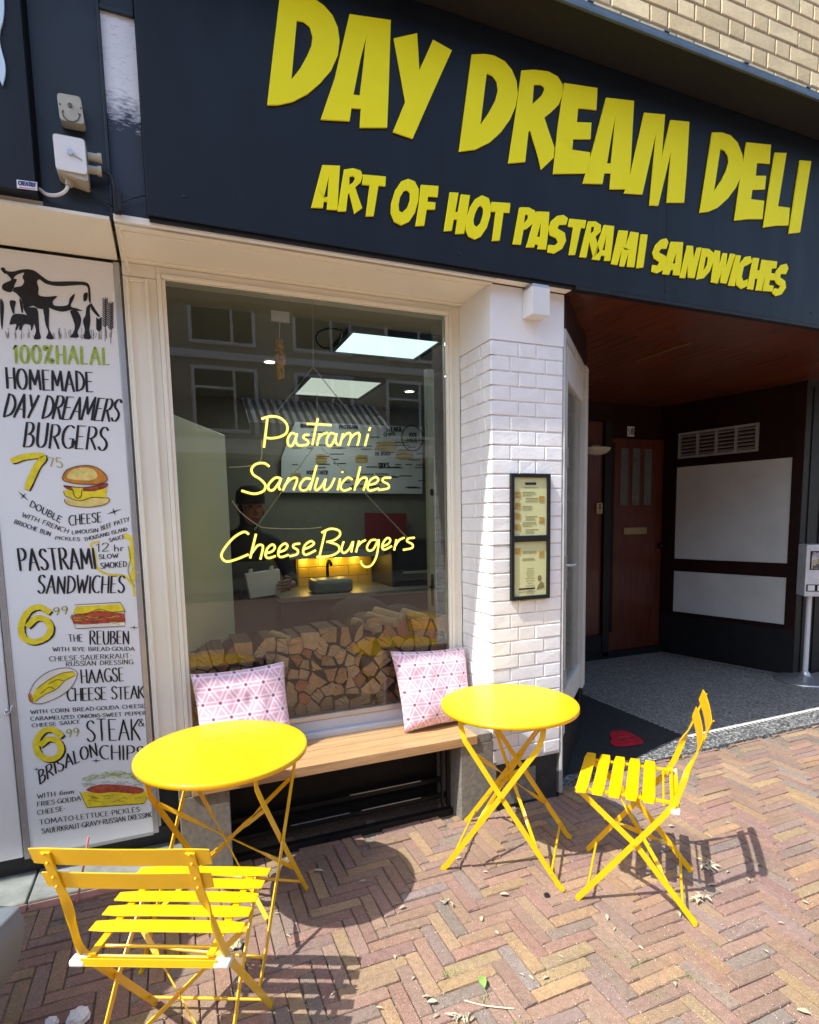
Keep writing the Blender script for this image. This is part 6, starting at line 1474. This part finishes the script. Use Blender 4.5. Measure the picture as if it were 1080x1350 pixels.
# dispenser on a pole
mc = on_z(1061, 897, .02); MX, MY = mc.x, mc.y
t = thing("dispenser", "grey coin dispenser box with a screen on a pole and round base", "dispenser", (MX, MY, .02)); mb = MB(); mb.lathe([(.235, .0), (.235, .006), (.22, .016), (.10, .030), (.05, .045), (.032, .075), (.03, .08)], (MX, MY, .021), 48); mb.build("base", STEEL, t)
mb = MB(); mb.tube([(MX, MY, .09), (MX, MY, .80)], .0215, 16); mb.build("pole", GALV, t)
bz0 = on_y(1050, 788, MY-.05).z; bz1 = on_y(1055, 719, MY-.05).z; M = Matrix.Translation((MX+.085, MY-.085, 0)) @ Matrix.Rotation(R(-37), 4, 'Z'); hw = .195; fyy = -.085
mb = MB(); mb.box((-hw, fyy, bz0), (hw, .10, bz1), 0, None, M); mb.build("dispenser_body", GALV, t, bevel=.008)
h = bz1-bz0; mb = MB(); mb.box((-hw+.03, fyy-.004, bz0+h*.52), (hw-.03, fyy-.0005, bz0+h*.88), 0, None, M); mb.build("screen_frame", BLK, t)
mb = MB(); mb.box((-hw+.04, fyy-.006, bz0+h*.54), (hw-.04, fyy-.0045, bz0+h*.86), 0, None, M); 
sm = bpy.data.materials.new("poster_print"); sm.use_nodes = True; n_ = sm.node_tree.nodes; l_ = sm.node_tree.links; vo = n_.new("ShaderNodeTexVoronoi"); vo.inputs["Scale"].default_value = 38; vo.distance = 'CHEBYCHEV'; tc = n_.new("ShaderNodeTexCoord"); l_.new(tc.outputs["Object"], vo.inputs["Vector"]); rp2 = n_.new("ShaderNodeValToRGB"); sp = n_.new("ShaderNodeSeparateColor"); l_.new(vo.outputs["Color"], sp.inputs[0]); l_.new(sp.outputs[0], rp2.inputs[0]); e = rp2.color_ramp.elements; rp2.color_ramp.interpolation = 'CONSTANT'; e[0].color = (.10, .09, .12, 1); e[1].position = .3; e[1].color = (.38, .36, .40, 1); x_ = e.new(.6); x_.color = (.55, .52, .50, 1); x_ = e.new(.85); x_.color = (.5, .45, .15, 1); l_.new(rp2.outputs[0], n_["Principled BSDF"].inputs["Base Color"])
mb.build("picture_screen", sm, t)
mb = MB(); mb.tube([M @ Vector((-.02, fyy-.001, bz1-.035)), M @ Vector((-.02, fyy-.006, bz1-.035))], .012, 12); mb.tube([M @ Vector((.03, fyy-.001, bz0+h*.40)), M @ Vector((.03, fyy-.012, bz0+h*.40))], .022, 16); mb.box((-hw+.012, fyy-.003, bz0+h*.10), (hw-.012, fyy-.0006, bz0+h*.235), 0, None, M); mb.build("button_strip", BLK, t)
for i in range(5): mb = MB(); mb.box((-hw+.022+i*.073, fyy-.006, bz0+h*.115), (-hw+.075+i*.073, fyy-.0032, bz0+h*.22), 0, None, M); mb.build("button", NEWP, t, bevel=.003)
mb = MB()
mb.box((-hw+.05, fyy-.003, bz0+h*.36), (-.03, fyy-.0006, bz0+h*.39), 0, None, M); mb.build("coin_slot", NEWP, t)

# ------------------------------------------------------------------ grey moulded body at the far left, pink stick, litter
t = thing("plastic_body", "smooth grey moulded plastic body at the left edge by the kerb, mostly out of frame", "plastic body", (-.95, 2.05, 0)); mb = MB()
pts = [(18,1195),(27,1202),(33,1217),(30,1245),(24,1268),(12,1290),(-4,1312),(-60,1370),(-140,1345),(-130,1225),(-60,1197)]
q = catmull([on_y(a, b, 1.80) for a, b in pts], 5, True); mb.prism(q, (-.12, -.30, .0)); mb.build("skirt", GREYP, t, bevel=.035, seg=5)
mb = MB(); mb.prism(catmull([(-.93, 1.66, .05), (-.93, 2.0, .03), (-.93, 2.42, .06), (-.93, 2.45, .6), (-.93, 2.36, 1.27), (-.93, 2.1, 1.37), (-.93, 1.82, 1.34), (-.93, 1.68, 1.2), (-.93, 1.64, .5)], 5, True), (-.5, 0, 0)); mb.build("unseen_shell", GREYP, t, bevel=.05, seg=5)  # unseen upper part, sized to cast the shadow on the paving
for x_, y_ in ((-.99, 1.74), (-.99, 2.34), (-1.36, 1.74), (-1.36, 2.34)):
    mb = MB(); mb.lathe([(.03, 0), (.03, .03), (.02, .05), (.02, .09)], (x_, y_, 0), 12); mb.build("foot", BLK, t)
a = on_z(102, 1189, .0); mb = MB(); pt = on_y(117, 1103, a.y+.05); mb.tube([a, pt], .0042, 8); tag(mb.build("pink_straw", STRAW), "thin pink plastic straw standing upright at the kerb", "straw")
# crumpled tissue and a nail-like stalk
def crumple(nm, lb, c, r, m, seed, cat):
    rr = random.Random(seed); mb = MB(); mb.ball((0, 0, 0), r, 0, 16, 11); from mathutils import noise
    mb.v = [tuple(Vector(v)*(1+.45*noise.noise(Vector(v)*(2.2/r)+Vector((seed, 0, 0)))+.2*noise.noise(Vector(v)*(6/r)))) for v in mb.v]; mb.v = [(x+c[0], y+c[1], max(.002, z*.8+c[2]+r*.55)) for x, y, z in mb.v]; mb.sm = [False]*len(mb.sm)
    return tag(mb.build(nm, m), lb, cat)
crumple("tissue", "crumpled white tissue on the paving at the bottom left edge", on_z(104, 1348, 0), .030, TISS, 3, "tissue"); crumple("tissue", "small crumpled white tissue scrap, leftmost on the bottom edge", on_z(68, 1352, 0), .018, TISS, 5, "tissue"); crumple("moss_tuft", "pale wad of paper beneath the foreground chair", on_z(312, 1248, 0), .020, LITT, 9, "litter"); crumple("bottle_cap", "small black crumpled cap on the paving below the pillar table", on_z(721, 1182, 0), .011, BLK, 4, "litter")
lf = MB(); c = on_z(636, 1296, .004); A = Vector((.25, 1, 0)).normalized(); Bv = Vector((A.y, -A.x, 0)); n = 8; L = .052
vs = [c+A*(L*(i/n-.5))+Bv*s*.013*math.sin(math.pi*min(1, i/n*1.02))**.8+Vector((0, 0, .010*math.sin(i/n*3)+.003*abs(s))) for i in range(n+1) for s in (-1, 0, 1)]
lf.add(vs, [(3*i+j, 3*i+j+1, 3*i+j+4, 3*i+j+3) for i in range(n) for j in range(2)], 0, None, True); lf.tube([c-A*.026, c-A*.05+Bv*.004], .0012, 5); tag(lf.build("leaf", LEAFG), "single fresh green leaf lying on the paving, bottom centre", "leaf")
mb = MB(); mb.tube(catmull([on_z(a, b, .004) for a, b in ((612,1319),(640,1326),(678,1330))], 5), .0022, 6); tag(mb.build("stalk", mat("dry_stalk", (.66, .58, .38), .7)), "pale dry stalk lying on the paving below the green leaf", "stalk")
# dry petals and leaf scraps
def scrap():
    mb = MB(); rr = random.Random(17); n = 6; vs = []
    for i in range(n+1):
        for s in (-1, 0, 1): vs.append(Vector((.03*(i/n-.5), s*.0065*math.sin(math.pi*(.08+.86*i/n)), .004*math.sin(i/n*3.1)+.0025*abs(s)+rr.uniform(0, .0015))))
    mb.add(vs, [(3*i+j, 3*i+j+1, 3*i+j+4, 3*i+j+3) for i in range(n) for j in range(2)]); return mb.build("dry_petal", LITT)
sc0 = scrap(); rr = random.Random(77)
spots = [(605,1092+40,1.2),(531,1197,1.3),(587,1190,1.5),(635,1212,1.2),(665,1180,1.6),(570,1322,1.5),(562,1315,1.2),(575,1340,1.1),(800,1210,1.4),(895,1205,1.6),(925,1183,1.8),(940,1168,1.8),(1030,1218,1.3),(420,1150,2.3),(478,1163,1.5),(208,1247,1.4),(700,1290,1.1),(720,1290,1.1),(890,1298,1.2),(1060,1335,1.6),(960,1150,1.2),(986,1160,1.4),(1000,1140,1.1),(885,1090,1.6),(655,1230,.9),(688,1286,.9),(740,1262,1),(845,1250,1),(810,1225,1),(1010,1255,1),(520,1262,.9),(545,1290,.9),(500,1330,1.1),(440,1310,.9),(365,1205,1),(380,1235,1.1),(1050,1160,.9),(1062,1190,1),(960,1085,1),(900,1060,1),(640,1150,.9)]
for i in range(80):
    spots.append((rr.uniform(420, 1075), rr.uniform(1090, 1345), rr.uniform(.18, .45)))
first = True
for px, py, s in spots:
    c = on_z(px, py, .003)
    if c.y > 2.5: continue
    o_ = sc0 if first else sc0.copy()
    if not first: COL.objects.link(o_)
    first = False
    o_.location = c; o_.rotation_euler = (rr.uniform(-.2, .2), rr.uniform(-.2, .2), rr.uniform(0, 6.28)); s *= .72; o_.scale = (s, s*rr.uniform(.7, 1.3), s)
    tag(o_, "small dry pale petal or leaf scrap lying on the brick paving", "leaf litter", "dry petals scattered on the paving")
# dried leaf clusters
def cluster(px, py, r, seed, lb):
    rr = random.Random(seed); c = on_z(px, py, .003); mb = MB()
    for i in range(16):
        a = rr.uniform(0, 6.28); d = Vector((math.cos(a), math.sin(a), 0)); w = Vector((-d.y, d.x, 0)); p = c+Vector((rr.gauss(0, r*.35), rr.gauss(0, r*.25), rr.uniform(.001, .012))); L = rr.uniform(.4, 1)*r
        vs = [p, p+d*L*.5+w*L*.16+Vector((0, 0, .006)), p+d*L+Vector((0, 0, .002)), p+d*L*.5-w*L*.16+Vector((0, 0, .004))]; mb.add(vs, [(0, 1, 2, 3)])
    tag(mb.build("dry_leaf_cluster", LITT), lb, "leaf litter")
cluster(925, 1185, .05, 1, "pale dry leaf cluster beside the right chair's back foot"); cluster(930, 1142, .05, 2, "pale dry leaf cluster in the right chair's shadow"); cluster(605, 1345, .035, 3, "pale dry leaf cluster at the bottom edge below the leaf"); cluster(588, 1192, .028, 4, "pale dry leaf cluster right of the left table's shadow")
# moss in the joints (nobody could count it)
mb = MB(); rr = random.Random(5)
for (px, py, n, sp) in ((592,1285,34,.02),(840,1270,30,.03),(812,1262,30,.02),(900,1282,26,.03),(912,1290,20,.02),(640,1318,24,.02),(690,1346,24,.02),(985,1335,20,.03),(545,1225,16,.02),(868,1310,20,.03),(935,1250,16,.02),(1062,1330,20,.02)):
    c = on_z(px, py, 0)
    for i in range(n):
        p = c+Vector((rr.gauss(0, sp), rr.gauss(0, sp*.4), -.002)); a = rr.uniform(0, 6.28); d = Vector((math.cos(a), math.sin(a), 0))*.002; L = rr.uniform(.004, .011)
        mb.add([p-d, p+d, p+Vector((rr.uniform(-.004, .004), rr.uniform(-.004, .004), L))], [(0, 1, 2)])
tag(mb.build("joint_moss", LEAFG), "short green moss and weeds growing in the paving joints", "moss", kind='stuff')

# ------------------------------------------------------------------ houses across the street (seen only as reflections)
OB = thing("opposite_building", "beige house row across the street, seen only reflected in the window", "building", (2, -8, 0)); mb = MB(); OY = -7.6
mb.box((-14, OY-3, 3.1), (18, OY, 6.9)); mb.box((-14, OY-3, 0), (18, OY-.12, 3.0)); mb.build("wall", OPPW, OB); mb = MB(); mb.box((-14, OY-.3, 3.0), (18, OY+.15, 3.30)); mb.box((-14, OY, 4.95), (18, OY+.06, 5.1)); mb.build("cornice", WHITE, OB)
mb = MB(); mb.box((-14, OY-.119, .3), (18, OY-.08, 2.9)); mb.build("shopfront", OPPD, OB)
x = -8.0; i = 0
while x < 14:
    for z in (3.45, 5.25):
        w = 1.35; mb = MB(); h = 1.35 if z < 5 else 1.45
        for a, b in (((x, z), (x+.07, z+h)), ((x+w-.07, z), (x+w, z+h)), ((x+.0705, z+h-.07), (x+w-.0705, z+h)), ((x+.0705, z), (x+w-.0705, z+.07)), ((x+w*.62, z+.0705), (x+w*.62+.05, z+h-.0705)), ((x+.0705, z+h*.66), (x+w*.62-.0005, z+h*.66+.05))): mb.box((a[0], OY+.002, a[1]), (b[0], OY+.05, b[1]))
        f_ = mb.build("window", WHITE, OB); mb = MB(); mb.box((x+.06, OY+.001, z+.06), (x+w-.06, OY+.012, z+h-.06)); mb.build("pane", OPPG, f_)
    x += 2.15; i += 1
t = thing("awning", "striped shop awning on the house across the street", "awning", (3, OY, 2.6)); mb = MB(); mb.add([(1.6, OY+.02, 4.2), (4.6, OY+.02, 4.2), (4.6, OY+1.1, 3.5), (1.6, OY+1.1, 3.5), (1.6, OY+.02, 4.17), (4.6, OY+.02, 4.17), (4.6, OY+1.1, 3.47), (1.6, OY+1.1, 3.47)], [(0, 1, 2, 3), (7, 6, 5, 4), (0, 3, 7, 4), (1, 5, 6, 2)]); mb.box((1.6, OY+1.1, 3.25), (4.6, OY+1.115, 3.5)); mb.build("awning_cloth", STRIPE, t)

mb = MB(); rr = random.Random(41)
for i in range(2600):
    if rr.random() < .6: px, py = rr.uniform(380, 1080), rr.uniform(1060, 1350)
    else: px, py = rr.uniform(0, 1080), rr.uniform(1000, 1350)
    c = on_z(px, py, -.001)
    if c.y > 2.54: continue
    W_ = .0516
    if rr.random() < .75:
        if rr.random() < .5: c.x = round(c.x/W_)*W_+rr.gauss(0, .0022)
        else: c.y = round(c.y/W_)*W_+rr.gauss(0, .0022)
    s = rr.uniform(.0008, .0024); a = rr.uniform(0, 6.28); u = Vector((math.cos(a), math.sin(a), 0))*s; w = Vector((-u.y, u.x, 0))*rr.uniform(.5, 1)
    mb.add([c-u, c-w, c+u, c+w, c+Vector((0, 0, s*1.2))], [(0, 1, 4), (1, 2, 4), (2, 3, 4), (3, 0, 4)])
tag(mb.build("sand_grains", mat("pale_sand", (.60, .56, .46), .9, var=.3)), "pale sand grains scattered along the joints of the brick paving", "sand", kind='stuff')
